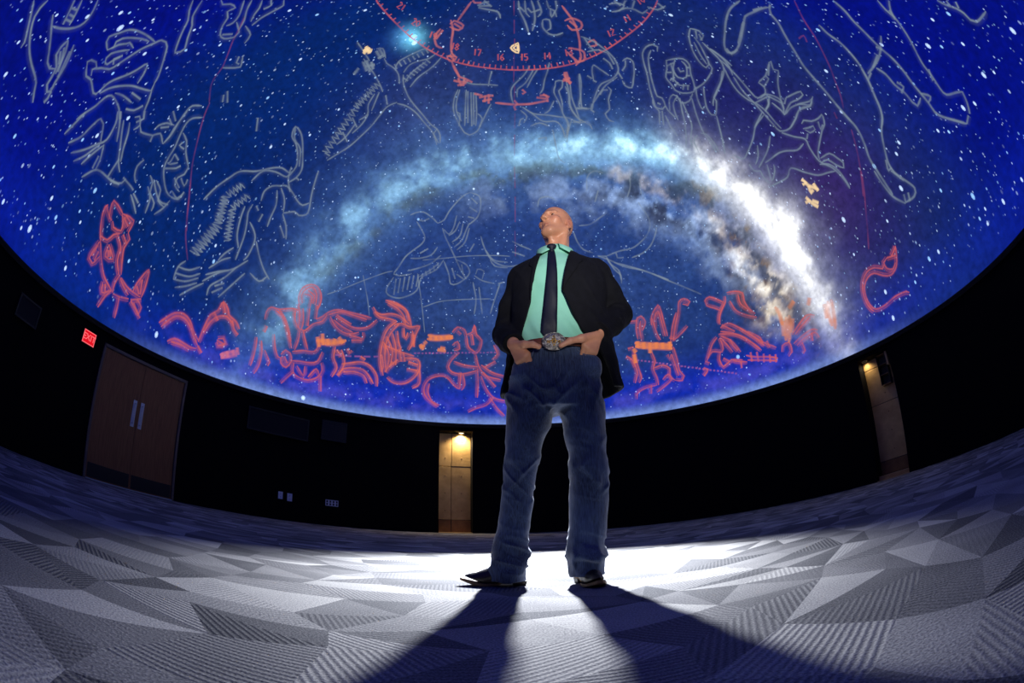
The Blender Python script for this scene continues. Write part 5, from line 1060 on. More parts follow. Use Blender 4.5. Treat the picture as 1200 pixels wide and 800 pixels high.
        for ax in range(3):
            u, v = (ax + 1) % 3, (ax + 2) % 3
            s0 = [slice(None)] * 3; s1 = [slice(None)] * 3
            s0[ax] = slice(0, -1); s1[ax] = slice(1, None)
            A, B = S[tuple(s0)], S[tuple(s1)]
            e = np.argwhere(A != B)
            e = e[(e[:, u] > 0) & (e[:, v] > 0) & (e[:, u] < n[u] - 1) & (e[:, v] < n[v] - 1)]
            inside = S[e[:, 0], e[:, 1], e[:, 2]]
            def g(du, dv):
                q = e.copy(); q[:, u] -= du; q[:, v] -= dv; return m[q[:, 0], q[:, 1], q[:, 2]]
            quad = np.stack([g(1, 1), g(0, 1), g(0, 0), g(1, 0)], 1)
            quad[~inside] = quad[~inside][:, ::-1]
            F.append(quad)
        F = np.vstack(F); F = F[(F >= 0).all(1)]
        for _ in range(smooth):
            s = np.zeros_like(V); c = np.zeros(len(V))
            for a, b in ((0, 1), (1, 2), (2, 3), (3, 0)):
                np.add.at(s, F[:, a], V[F[:, b]]); np.add.at(s, F[:, b], V[F[:, a]])
                np.add.at(c, F[:, a], 1); np.add.at(c, F[:, b], 1)
            V = V * 0.45 + 0.55 * s / np.maximum(c, 1)[:, None]
        return mesh_np(name, V, F, True)


def bvh_of(me):
    co = np.empty(len(me.vertices) * 3, dtype=np.float32); me.vertices.foreach_get('co', co)
    vi = np.empty(len(me.loops), dtype=np.int32); me.loops.foreach_get('vertex_index', vi)
    return BVHTree.FromPolygons(co.reshape(-1, 3).tolist(), vi.reshape(-1, 4).tolist())


def front(bvh, x, z, lift=0.0, default=1.7, y0=1.0):
    hit = bvh.ray_cast(Vector((x, y0, z)), Vector((0, 1, 0)))
    if hit[0] is None: return Vector((x, default, z))
    nrm = hit[1]
    if nrm.y > 0: nrm = -nrm
    return hit[0] + nrm * lift


def patch(name, grid, thick, smooth=True):
    """solid sheet from a grid of points (rows of Vectors), thickened away from the viewer (+y)"""
    bm = bmesh.new(); nr, nc = len(grid), len(grid[0])
    A = [[bm.verts.new(p) for p in r] for r in grid]
    B = [[bm.verts.new(p + Vector((0, thick, 0))) for p in r] for r in grid]
    for i in range(nr - 1):
        for j in range(nc - 1):
            bm.faces.new((A[i][j], A[i][j + 1], A[i + 1][j + 1], A[i + 1][j])); bm.faces.new((B[i][j], B[i + 1][j], B[i + 1][j + 1], B[i][j + 1]))
    for i in range(nr - 1):
        bm.faces.new((A[i][0], A[i + 1][0], B[i + 1][0], B[i][0])); bm.faces.new((A[i][-1], B[i][-1], B[i + 1][-1], A[i + 1][-1]))
    for j in range(nc - 1):
        bm.faces.new((A[0][j], B[0][j], B[0][j + 1], A[0][j + 1])); bm.faces.new((A[-1][j], A[-1][j + 1], B[-1][j + 1], B[-1][j]))
    me = mesh_bm(name, bm, smooth)
    return me


# ------------------------------------------------------------------ the man
PX, PY = 0.14, 1.83
person = empty('person', (PX, PY, 0))
tag(person, 'bald man in black blazer, mint shirt and jeans, hands in pockets, gazing up', 'person')


def part(name, me, m, parent=None):
    """geometry is modelled in room coordinates; parts hang under the Empty at the man's feet"""
    o = obj(name, me, m, parent or person)
    if parent is None: o.location = (-PX, -PY, 0)
    return o


# ---- body: head, neck, torso core, arms and hands, one surface
HEAD = np.array([0.241, 1.838, 1.722])
yaw, pit = R(40), R(13)
fh = np.array([-math.sin(yaw), -math.cos(yaw), 0.0])
Yh = fh * math.cos(pit) + np.array([0, 0, math.sin(pit)])
Xh = np.cross(fh, [0, 0, 1.0]); Zh = np.cross(Xh, Yh)
HM = np.stack([Xh, Yh, Zh])                 # rows are the head's own axes
hp = lambda x, y, z: HEAD + x * Xh + y * Yh + z * Zh

B = Field((-0.12, 1.58, 0.80), (0.62, 2.02, 1.90), 0.003)
NECK = np.array([0.222, 1.835, 1.49])
B.stack([(0.98, 0.185, 1.795, 0.13, 0.095), (1.2, 0.195, 1.80, 0.145, 0.10), (1.36, 0.21, 1.81, 0.16, 0.10), (1.43, 0.215, 1.82, 0.14, 0.085), (1.47, 0.22, 1.83, 0.08, 0.065)])
B.chain([((0.20, 1.825, 1.425), 0.05), ((0.06, 1.815, 1.385), 0.05), ((-0.02, 1.885, 1.13), 0.040), ((0.005, 1.70, 1.005), 0.027)], 0.03)
B.chain([((0.25, 1.825, 1.43), 0.05), ((0.405, 1.815, 1.41), 0.05), ((0.52, 1.885, 1.22), 0.040), ((0.372, 1.70, 1.045), 0.027)], 0.03)
B.capsule(NECK - [0, 0, 0.06], hp(0, -0.03, -0.03), 0.065, 0.053, 0.03)
# sternomastoid cords and throat
for s in (-1, 1): B.capsule(hp(s * 0.055, -0.01, -0.05), NECK + [(-0.02 if s > 0 else 0.02), -0.05, -0.01], 0.014, 0.012, 0.03)
B.ellipsoid(hp(0, 0.028, -0.118), (0.014, 0.014, 0.016), 0.03)
# skull and face
B.ellipsoid(hp(0, -0.012, 0.042), (0.074, 0.098, 0.086), 0.02, HM)
B.ellipsoid(hp(0, 0.030, -0.018), (0.058, 0.060, 0.080), 0.025, HM)
B.ellipsoid(hp(0, 0.062, -0.090), (0.024, 0.024, 0.020), 0.026, HM)
for s in (-1, 1):
    B.capsule(hp(s * 0.049, -0.004, -0.052), hp(s * 0.018, 0.060, -0.092), 0.020, 0.018, 0.022)
    B.ellipsoid(hp(s * 0.042, 0.056, -0.020), (0.020, 0.022, 0.018), 0.020, HM)
    B.capsule(hp(s * 0.012, 0.087, 0.028), hp(s * 0.044, 0.071, 0.029), 0.0075, 0.007, 0.014)


def face_y(x, z):
    """depth of the face surface in the head's own frame"""
    for y in np.arange(0.15, 0.03, -0.0005):
        i = np.round((hp(x, y, z) - B.lo) / B.h).astype(int)
        if B.D[i[0], i[1], i[2]] < 0: return y
    return 0.05


fy = {k: face_y(*k) for k in ((0, -0.054), (0, -0.066), (0.026, -0.050), (0.022, -0.057), (0, 0.024), (0, -0.022), (0.031, 0.010), (0.018, 0.016), (0.044, 0.013), (0.019, 0.003), (0.043, 0.003))}
B.capsule(hp(0, fy[(0, 0.024)] - 0.004, 0.026), hp(0, fy[(0, -0.022)] + 0.016, -0.020), 0.0075, 0.0105, 0.012)
for s in (-1, 1): B.ellipsoid(hp(s * 0.0115, fy[(0, -0.022)] + 0.008, -0.026), (0.0085, 0.011, 0.0075), 0.008, HM)
for s in (-1, 1): B.ellipsoid(hp(s * 0.006, fy[(0, -0.022)] + 0.011, -0.0345), (0.003, 0.0045, 0.0035), 0.003, HM, cut=True)
ey = fy[(0.031, 0.010)]
for s in (-1, 1): B.ellipsoid(hp(s * 0.031, ey + 0.008, 0.010), (0.018, 0.016, 0.010), 0.010, HM, cut=True)
EYE = ey - 0.0135
for s in (-1, 1):
    B.capsule(hp(s * 0.018, EYE + 0.0115, 0.0140), hp(s * 0.031, EYE + 0.0135, 0.0168), 0.004, 0.0045, 0.004)       # upper lids
    B.capsule(hp(s * 0.031, EYE + 0.0135, 0.0168), hp(s * 0.044, EYE + 0.0085, 0.0130), 0.0045, 0.0035, 0.004)
    B.capsule(hp(s * 0.019, EYE + 0.0105, 0.0015), hp(s * 0.043, EYE + 0.0080, 0.0015), 0.0035, 0.003, 0.005)       # lower lids
# mouth: a closed smile
u_, l_ = fy[(0, -0.054)], fy[(0, -0.066)]
c_ = fy[(0.026, -0.050)]
for s in (-1, 1):
    B.capsule(hp(0, u_ - 0.0005, -0.0545), hp(s * 0.026, c_ - 0.002, -0.0495), 0.0046, 0.002, 0.003)
    B.capsule(hp(0, l_ - 0.0005, -0.0645), hp(s * 0.023, fy[(0.022, -0.057)] - 0.001, -0.0535), 0.0056, 0.002, 0.004)
    B.capsule(hp(0, u_ + 0.0050, -0.0590), hp(s * 0.029, c_ + 0.0005, -0.0490), 0.0020, 0.0016, 0.002, cut=True)
    B.capsule(hp(s * 0.019, face_y(s * 0.019, -0.028) + 0.001, -0.028), hp(s * 0.034, face_y(s * 0.034, -0.05) + 0.0012, -0.05), 0.0022, 0.0016, 0.007, cut=True)        # smile folds
B.ellipsoid(hp(0, face_y(0, -0.076) + 0.004, -0.076), (0.014, 0.006, 0.004), 0.010, HM, cut=True)
# ears
for s in (-1, 1):
    E_ = np.stack([Xh * math.cos(0.35) + Yh * math.sin(0.35) * s, -Xh * math.sin(0.35) * s + Yh * math.cos(0.35), Zh])
    B.ellipsoid(hp(s * 0.076, -0.016, -0.004), (0.009, 0.019, 0.033), 0.006, E_)
    B.ellipsoid(hp(s * 0.085, -0.012, 0.000), (0.006, 0.011, 0.019), 0.003, E_, cut=True)
    B.ellipsoid(hp(s * 0.073, -0.006, -0.034), (0.007, 0.009, 0.010), 0.006, HM)


def hand(wrist, knuckles, tips, thumb, sgn):
    """palm of four metacarpals, four curled fingers inside the pocket and a thumb hooked outside"""
    w = np.array(wrist)
    for i, kn in enumerate(knuckles):
        B.capsule(w + (np.array(kn) - w) * 0.12 + np.array([sgn * 0.004 * (i - 1.5), 0, 0]), kn, 0.016, 0.0135, 0.012)
        kn = np.array(kn); tp = np.array(tips[i]); md = kn * 0.5 + tp * 0.5 + np.array([0, -0.008, 0])
        B.capsule(kn, md, 0.0105, 0.0095, 0.006); B.capsule(md, tp, 0.0095, 0.0075, 0.004)
    for (a, ra), (b, rb) in zip(thumb[:-1], thumb[1:]): B.capsule(a, b, ra, rb, 0.010)


hand((0.366, 1.695, 1.038), [(0.298, 1.668, 0.975), (0.312, 1.668, 0.963), (0.328, 1.675, 0.955), (0.342, 1.684, 0.952)],
     [(0.268, 1.725, 0.90), (0.283, 1.73, 0.885), (0.300, 1.735, 0.885), (0.315, 1.745, 0.895)],
     [((0.352, 1.680, 1.026), 0.019), ((0.285, 1.645, 0.998), 0.0165), ((0.236, 1.634, 0.984), 0.0125), ((0.196, 1.636, 0.964), 0.0105)], 1)
hand((0.006, 1.695, 1.000), [(0.062, 1.674, 0.945), (0.049, 1.674, 0.934), (0.036, 1.680, 0.925), (0.024, 1.690, 0.920)],
     [(0.095, 1.73, 0.87), (0.08, 1.735, 0.855), (0.066, 1.74, 0.852), (0.052, 1.745, 0.86)],
     [((0.016, 1.680, 0.990), 0.018), ((0.050, 1.650, 0.978), 0.0155), ((0.083, 1.640, 0.973), 0.0120), ((0.108, 1.642, 0.963), 0.0105)], -1)
body_me = B.mesh('body', 2)
# skin tones that belong to the skin: lips, brows, shaved scalp, reddish ears and cheeks
co = np.empty(len(body_me.vertices) * 3, dtype=np.float32); body_me.vertices.foreach_get('co', co); co = co.reshape(-1, 3)
hl = (co - HEAD) @ HM.T
g = lambda c, r: np.exp(-(((hl - np.array(c)) / np.array(r)) ** 2).sum(1))
skin = np.tile(lin(214, 152, 118), (len(co), 1))
mixv = lambda w, c: skin + (c - skin) * np.clip(w, 0, 1)[:, None]
for s in (-1, 1):
    skin = mixv(g((s * 0.082, -0.014, 0.0), (0.02, 0.03, 0.04)) * 0.5, lin(214, 120, 98))
    skin = mixv(g((s * 0.045, 0.065, -0.025), (0.025, 0.03, 0.02)) * 0.35, lin(214, 120, 98))
    skin = mixv(g((s * 0.030, 0.082, 0.0335), (0.017, 0.03, 0.0042)) * 0.8, lin(84, 56, 42))
    skin = mixv(g((s * 0.0, 0.092, -0.059), (0.021, 0.03, 0.0075)) * 0.35, lin(176, 92, 84))
scalp = np.clip((-hl[:, 1] + 0.035) / 0.05, 0, 1) * np.clip((hl[:, 2] + 0.055) / 0.03, 0, 1) * np.clip((0.105 - hl[:, 2]) / 0.03, 0, 1)
skin = mixv(scalp * 0.28, lin(120, 92, 80))
beard = np.clip((-hl[:, 2] - 0.035) / 0.03, 0, 1) * np.clip((hl[:, 1] - 0.0) / 0.03, 0, 1) * (hl[:, 2] > -0.13)
skin = mixv(beard * 0.22, lin(130, 96, 84))
cc = np.ones((len(co), 4), dtype=np.float32); cc[:, :3] = skin
at = body_me.attributes.new('complexion', 'FLOAT_COLOR', 'POINT'); at.data.foreach_set('color', cc.ravel())
M_SKIN, nt, bs, out = nodes_of('skin'); N, K = nt.nodes, nt.links
a_ = N.new('ShaderNodeAttribute'); a_.attribute_name = 'complexion'
nz = N.new('ShaderNodeTexNoise'); nz.inputs['Scale'].default_value = 55; nz.inputs['Detail'].default_value = 5
tc = N.new('ShaderNodeTexCoord'); K.new(tc.outputs['Object'], nz.inputs['Vector'])
mr = N.new('ShaderNodeMapRange'); mr.inputs[3].default_value = 0.88; mr.inputs[4].default_value = 1.12; K.new(nz.outputs[0], mr.inputs[0])
vm = N.new('ShaderNodeVectorMath'); vm.operation = 'SCALE'; K.new(a_.outputs['Color'], vm.inputs[0]); K.new(mr.outputs[0], vm.inputs['Scale'])
K.new(vm.outputs[0], bs.inputs['Base Color']); bs.inputs['Roughness'].default_value = 0.45
bs.inputs['Subsurface Weight'].default_value = 0.08; bs.inputs['Subsurface Radius'].default_value = (0.01, 0.004, 0.002)
bp = N.new('ShaderNodeBump'); bp.inputs['Strength'].default_value = 0.12; bp.inputs['Distance'].default_value = 0.003
n2 = N.new('ShaderNodeTexNoise'); n2.inputs['Scale'].default_value = 220; K.new(tc.outputs['Object'], n2.inputs['Vector']); K.new(n2.outputs[0], bp.inputs['Height']); K.new(bp.outputs[0], bs.inputs['Normal'])
body = part('body', body_me, M_SKIN)
M_EYE = noise_mat('eye_white', lin(176, 166, 158), lin(190, 180, 172), 30, 0.35)
M_IRIS = noise_mat('iris_brown', lin(40, 24, 16), lin(58, 36, 22), 80, 0.15)
for s in (-1, 1):
    bm = bmesh.new(); bmesh.ops.create_uvsphere(bm, u_segments=20, v_segments=14, radius=0.0128)
    c = hp(s * 0.031, EYE, 0.0085)
    for v in bm.verts: v.co += Vector(c)
    e = part('eye', mesh_bm('eye', bm, True), M_EYE, body)
    bm = bmesh.new(); bmesh.ops.create_uvsphere(bm, u_segments=16, v_segments=10, radius=0.0074)
    for v in bm.verts: v.co = Vector(c + Xh * v.co.x + Yh * (0.0102 + v.co.y * 0.5) + Zh * (v.co.z + 0.0012))
    part('iris', mesh_bm('iris', bm, True), M_IRIS, e)

# ---- jeans
J = Field((-0.16, 1.60, 0.0), (0.46, 2.02, 1.06), 0.004)
HIPS = [(0.735, 0.180, 1.800, 0.188, 0.118), (0.80, 0.178, 1.800, 0.198, 0.126), (0.88, 0.180, 1.798, 0.194, 0.128), (0.96, 0.182, 1.795, 0.178, 0.126), (1.018, 0.184, 1.793, 0.166, 0.124)]
J.stack(HIPS, n=2.3)
LEGL = [(0.020, -0.034, 1.855, 0.074, 0.090), (0.07, -0.033, 1.86, 0.073, 0.086), (0.13, -0.026, 1.865, 0.071, 0.080), (0.20, -0.018, 1.865, 0.071, 0.078), (0.30, 0.000, 1.855, 0.069, 0.077), (0.42, 0.018, 1.835, 0.066, 0.078), (0.50, 0.029, 1.82, 0.069, 0.083), (0.60, 0.042, 1.81, 0.079, 0.094), (0.70, 0.068, 1.805, 0.097, 0.108), (0.80, 0.085, 1.80, 0.105, 0.116), (0.86, 0.095, 1.80, 0.10, 0.11)]
LEGR = [(0.040, 0.284, 1.805, 0.068, 0.092), (0.10, 0.284, 1.81, 0.070, 0.088), (0.15, 0.286, 1.82, 0.077, 0.084), (0.22, 0.290, 1.822, 0.080, 0.082), (0.34, 0.301, 1.815, 0.079, 0.080), (0.44, 0.305, 1.80, 0.077, 0.082), (0.55, 0.302, 1.795, 0.081, 0.090), (0.67, 0.293, 1.795, 0.089, 0.105), (0.76, 0.286, 1.798, 0.098, 0.116), (0.86, 0.272, 1.80, 0.10, 0.11)]
J.ellipsoid((0.312, 1.716, 0.905), (0.062, 0.050, 0.056), 0.03); J.ellipsoid((0.050, 1.718, 0.880), (0.058, 0.048, 0.056), 0.03)
J.stack(LEGL, 0.012, 2.1); J.stack(LEGR, 0.012, 2.1)


def denim_folds(x, y, z):
    d = np.zeros(np.broadcast(x, y, z).shape, dtype=np.float32)
    rid = lambda v: 1 - np.minimum(np.abs(v - 0.5) * 5, 1)          # sharp ridges of cloth
    n = rid(vnoise(x * 7 + 3, y * 8, z * 26 + x * 7))
    m = rid(vnoise(x * 11 + 20, y * 8, z * 15 - x * 15))
    k = rid(vnoise(x * 12 + 40, y * 9, z * 17 + x * 17))
    sm = vnoise(x * 9 + 50, y * 9, z * 11) - 0.5
    lowz = np.exp(-((z - 0.12) / 0.075) ** 2); knee = np.exp(-((z - 0.45) / 0.10) ** 2); hip = np.exp(-((z - 0.78) / 0.10) ** 2)
    d += -n * (0.013 * lowz + 0.002) - m * (0.002 + 0.006 * knee + 0.005 * hip + 0.006 * lowz) - k * (0.002 + 0.006 * hip + 0.005 * knee) + sm * (0.006 + 0.010 * lowz) + 0.004
    return d


J.warp(denim_folds)
J.warp(lambda x, y, z: np.maximum(0, 0.004 - np.abs(x - 0.172 + 0 * z)) * 0.6 * ((z > 0.80) & (y < 1.75)))
jeans_me = J.mesh('jeans', 2)
M_DENIM, nt, bs, out = nodes_of('denim'); N, K = nt.nodes, nt.links
tc = N.new('ShaderNodeTexCoord')
w1 = N.new('ShaderNodeTexNoise'); w1.inputs['Scale'].default_value = 5; w1.inputs['Detail'].default_value = 5; K.new(tc.outputs['Object'], w1.inputs['Vector'])
mp = N.new('ShaderNodeMapping'); mp.inputs['Scale'].default_value = (260, 260, 24); K.new(tc.outputs['Object'], mp.inputs[0])
w2 = N.new('ShaderNodeTexNoise'); w2.inputs['Scale'].default_value = 1; w2.inputs['Detail'].default_value = 3; K.new(mp.outputs[0], w2.inputs['Vector'])
ad = N.new('ShaderNodeMath'); ad.operation = 'MULTIPLY_ADD'; ad.inputs[1].default_value = 0.55; K.new(w2.outputs[0], ad.inputs[0]); 
m5 = N.new('ShaderNodeMath'); m5.operation = 'MULTIPLY'; m5.inputs[1].default_value = 0.6; K.new(w1.outputs[0], m5.inputs[0]); K.new(m5.outputs[0], ad.inputs[2])
rp = N.new('ShaderNodeValToRGB'); e = rp.color_ramp.elements
e[0].position = 0.40; e[0].color = L4(22, 31, 54); e[1].position = 0.76; e[1].color = L4(76, 95, 134)
K.new(ad.outputs[0], rp.inputs[0]); K.new(rp.outputs[0], bs.inputs['Base Color'])
bs.inputs['Roughness'].default_value = 0.85; bs.inputs['Specular IOR Level'].default_value = 0.2; bs.inputs['Sheen Weight'].default_value = 0.35
bp = N.new('ShaderNodeBump'); bp.inputs['Strength'].default_value = 0.3; bp.inputs['Distance'].default_value = 0.003
K.new(w2.outputs[0], bp.inputs['Height']); K.new(bp.outputs[0], bs.inputs['Normal'])
jeans = part('jeans', jeans_me, M_DENIM)
jb = bvh_of(jeans_me)
M_THREAD = noise_mat('denim_thread', lin(70, 84, 116), lin(92, 106, 136), 300, 0.8)


def seam(name, xz, r=0.0016, parent=None, m=None, bv=None):
    bm = bmesh.new(); tube(bm, [front(bv or jb, x, z, 0.0008) for x, z in xz], r, 6); return part(name, mesh_bm(name, bm, True), m or M_THREAD, parent or jeans)


seam('fly_seam', [(0.171, 0.985 - 0.02 * i) for i in range(9)] , 0.0022)
seam('fly_stitch', [(0.192, 0.985 - 0.015 * i) for i in range(8)] + [(0.190, 0.862), (0.182, 0.845), (0.172, 0.835)])
seam('pocket_edge', [(0.262, 0.985), (0.268, 0.962), (0.285, 0.945), (0.305, 0.936), (0.325, 0.932), (0.345, 0.931)], 0.003)
seam('pocket_edge', [(0.090, 0.975), (0.082, 0.945), (0.066, 0.922), (0.045, 0.905), (0.022, 0.898)], 0.003)
seam('waist_seam', [(0.05 + 0.02 * i, 0.966 + 0.0006 * i) for i in range(13)])

# ---- shirt
S_ = Field((-0.02, 1.62, 0.96), (0.44, 1.99, 1.60), 0.005)
SH = [(0.985, 0.184, 1.792, 0.163, 0.121), (1.02, 0.184, 1.790, 0.168, 0.127), (1.07, 0.186, 1.790, 0.172, 0.131), (1.18, 0.190, 1.795, 0.178, 0.131), (1.30, 0.200, 1.805, 0.190, 0.134), (1.38, 0.208, 1.812, 0.185, 0.130), (1.44, 0.214, 1.822, 0.15, 0.112), (1.485, 0.219, 1.83, 0.10, 0.090), (1.515, 0.222, 1.835, 0.078, 0.078)]
S_.stack(SH, n=2.2)
S_.warp(lambda x, y, z: (vnoise(x * 10 + 4, y * 8, z * 14 + x * 22) - 0.5) * (0.010 + 0.022 * np.exp(-((z - 1.05) / 0.06) ** 2)))
shirt_me = S_.mesh('shirt', 2)
M_SHIRT = noise_mat('mint_cotton', lin(136, 208, 184), lin(152, 222, 198), 6, 0.8, 0.15, 300, spec=0.2)
shirt = part('shirt', shirt_me, M_SHIRT); sb = bvh_of(shirt_me)
# collar band and its two wings
bm = bmesh.new(); n = 40; rows = []
ctr = NECK + np.array([0.0, -0.004, 0.0])
for zz, rr in ((1.478, 0.088), (1.50, 0.080), (1.528, 0.0755), (1.553, 0.0755), (1.553, 0.0725), (1.52, 0.071)):
    k = (zz - 1.478) / 0.075
    rows.append([bm.verts.new((ctr[0] + rr * math.sin(2 * PI * i / n), ctr[1] - 0.012 * (1 - k) - rr * math.cos(2 * PI * i / n), zz + 0.018 * (1 - math.cos(2 * PI * i / n)) / 2 * k - 0.008 * (1 - k))) for i in range(n)])
for a, b in zip(rows[:-1], rows[1:]):
    for i in range(n): bm.faces.new((a[i], a[(i + 1) % n], b[(i + 1) % n], b[i]))
part('collar_band', mesh_bm('collar_band', bm, True), M_SHIRT, shirt)


def wing(s):
    """collar leaf: folds from the band's top edge down to its point"""
    grid = []
    for i in range(7):
        u = i / 6                                   # from the tie knot round to the side of the neck
        th = R(6 + 92 * u) * s
        top = Vector((ctr[0] + 0.0775 * math.sin(th), ctr[1] - 0.0775 * math.cos(th), 1.552 + 0.018 * (1 - math.cos(th)) / 2))
        drop = 0.030 + 0.034 * math.exp(-((u - 0.30) / 0.26) ** 2)
        th2 = R(9 + 96 * u) * s
        rr = 0.0955 + 0.012 * math.exp(-((u - 0.3) / 0.3) ** 2)
        bot = Vector((ctr[0] + rr * math.sin(th2), ctr[1] - 0.004 - rr * math.cos(th2), top.z - drop))
        mid = (top + bot) / 2 + Vector((0.006 * math.sin(th), -0.006 * math.cos(th), 0.006))
        grid.append([top, top * 0.5 + mid * 0.5 + Vector((0, 0, 0.002)), mid, mid * 0.5 + bot * 0.5, bot])
    return patch('collar_leaf', grid, 0.003)


for s in (-1, 1): part('collar_leaf', wing(s), M_SHIRT, shirt)

# ---- tie
M_TIE = noise_mat('navy_silk', lin(13, 16, 32), lin(20, 24, 44), 60, 0.5, 0.2, 300, spec=0.4, stretch=(1, 1, 3))
tl = [(1.500, 0.196, 0.015), (1.47, 0.194, 0.017), (1.42, 0.190, 0.020), (1.33, 0.183, 0.024), (1.24, 0.174, 0.028), (1.15, 0.164, 0.031), (1.07, 0.155, 0.0335), (1.035, 0.152, 0.034)]
T_ = np.array(tl)[::-1]
grid = []
for i in range(26):
    z = 1.500 - (1.500 - 1.035) * i / 25
    cx, w = np.interp(z, T_[:, 0], T_[:, 1]), np.interp(z, T_[:, 0], T_[:, 2])
    grid.append([front(sb, cx + w * u, z, 0.0, 1.70) + Vector((0, -0.009 - 0.004 * (1 - u * u), 0)) for u in (-1, -0.6, -0.2, 0.2, 0.6, 1)])
yb = min(p.y for p in grid[-1])
grid.append([Vector((0.152 + 0.020 * u, yb - 0.001, 1.012)) for u in (-1, -0.6, -0.2, 0.2, 0.6, 1)])
grid.append([Vector((0.152 + 0.002 * u, yb - 0.001, 0.992)) for u in (-1, -0.6, -0.2, 0.2, 0.6, 1)])
for gi in range(1, len(grid) - 3):          # cloth hangs straight: no dips
    for u in range(6): grid[gi][u].y = min(grid[gi][u].y, 0.5 * (grid[gi - 1][u].y + grid[gi + 1][u].y) + 0.0005)
tie = part('tie', patch('tie', grid, 0.005), M_TIE)
kb = Field((0.15, 1.66, 1.46), (0.25, 1.80, 1.57), 0.002)
ky = front(sb, 0.197, 1.495, 0.0, 1.72).y - 0.012
kb.capsule((0.186, ky + 0.004, 1.522), (0.212, ky + 0.004, 1.523), 0.009, 0.009, 0.0)
kb.capsule((0.198, ky + 0.004, 1.520), (0.197, ky + 0.002, 1.492), 0.012, 0.009, 0.02)
part('knot', kb.mesh('knot', 2), M_TIE, tie)

# ---- belt and buckle
M_BELT = noise_mat('brown_leather', lin(86, 44, 26), lin(118, 64, 40), 25, 0.45, 0.3, 90)
bm = bmesh.new(); n = 72; prof = ((0.0, 0.0), (0.004, 0.002), (0.004, 0.036), (0.0, 0.038))
rings = []
for i in range(n):
    t = 2 * PI * i / n; q = (abs(math.sin(t)) ** 2.25 + abs(math.cos(t)) ** 2.25) ** (-1 / 2.25)
    rings.append([bm.verts.new((0.184 + (0.171 + d) * q * math.sin(t), 1.792 - (0.130 + d) * q * math.cos(t), 0.976 + z)) for d, z in prof])
for i in range(n):
    A, B_ = rings[i], rings[(i + 1) % n]
    for k in range(4): bm.faces.new((A[k], A[(k + 1) % 4], B_[(k + 1) % 4], B_[k]))
belt = part('belt', mesh_bm('belt', bm, True), M_BELT)
M_SILVER = noise_mat('engraved_silver', lin(116, 112, 104), lin(206, 202, 192), 90, 0.3, 0.6, 160, metallic=0.9)
M_GOLD = noise_mat('gold_inlay', lin(190, 140, 60), lin(226, 182, 96), 60, 0.3, metallic=0.9)
bx, by, bz = 0.170, 1.652, 0.990
def oval(k, a=0.047, b=0.038, y=0.0): return Vector((bx + a * math.sin(k), by + y + 0.10 * (a * math.sin(k)) ** 2 * 10, bz + b * math.cos(k)))
bm = bmesh.new(); prev = None; cv = bm.verts.new((bx, by - 0.008, bz))
rr = [(0.30, -0.0078), (0.6, -0.0065), (0.85, -0.0045), (1.0, -0.002), (1.0, 0.006)]
rg = [[bm.verts.new(oval(2 * PI * i / 48, 0.047 * f, 0.038 * f, y)) for i in range(48)] for f, y in rr]
for i in range(48): bm.faces.new((cv, rg[0][i], rg[0][(i + 1) % 48]))
for A, B_ in zip(rg[:-1], rg[1:]):
    for i in range(48): bm.faces.new((A[i], B_[i], B_[(i + 1) % 48], A[(i + 1) % 48]))
bm.faces.new(rg[-1])
bk = part('buckle', mesh_bm('buckle', bm, True), M_SILVER, belt); bk['label'] = 'large oval engraved silver and gold western buckle'
bm = bmesh.new(); tube(bm, [oval(2 * PI * i / 72, 0.0465 + 0.0008 * (i % 2), 0.0375 + 0.0008 * (i % 2), -0.002) for i in range(72)], 0.0028, 6, True)
# depth of sub-parts stops here: the ornament belongs to the buckle's own mesh
bmesh.ops.recalc_face_normals(bm, faces=bm.faces)
tmp = bpy.data.meshes.new('rope'); bm.to_mesh(tmp); bm.free()
bm = bmesh.new(); bm.from_mesh(bk.data); bm.from_mesh(tmp)
for i in range(20):
    k = 2 * PI * i / 20; p_ = oval(k, 0.037, 0.029, -0.0062)
    r_ = bmesh.ops.create_uvsphere(bm, u_segments=6, v_segments=4, radius=0.0026)
    for v in r_['verts']: v.co = Vector((v.co.x, v.co.y * 0.7, v.co.z)) + p_
for f in bm.faces: f.smooth = True
n_s = len(bm.faces)
def flower(cx, cz, rad, pet):
    for i in range(pet):
        k = 2 * PI * i / pet; r_ = bmesh.ops.create_uvsphere(bm, u_segments=8, v_segments=5, radius=1)
        for v in r_['verts']:
            q = Vector((v.co.x * rad * 0.5 + rad * 0.62, v.co.y * 0.002, v.co.z * rad * 0.26))
            v.co = Vector((bx + cx + q.x * math.cos(k) - q.z * math.sin(k), by - 0.0085 + q.y, bz + cz + q.x * math.sin(k) + q.z * math.cos(k)))
flower(0, 0, 0.013, 6); flower(-0.022, -0.004, 0.008, 5); flower(0.022, -0.004, 0.008, 5); flower(0.0, 0.018, 0.006, 5); flower(0, -0.018, 0.006, 5)
bm.faces.ensure_lookup_table()
for f in bm.faces[n_s:]: f.smooth = True; f.material_index = 1
bm.to_mesh(bk.data); bm.free(); bk.data.materials.append(M_GOLD)

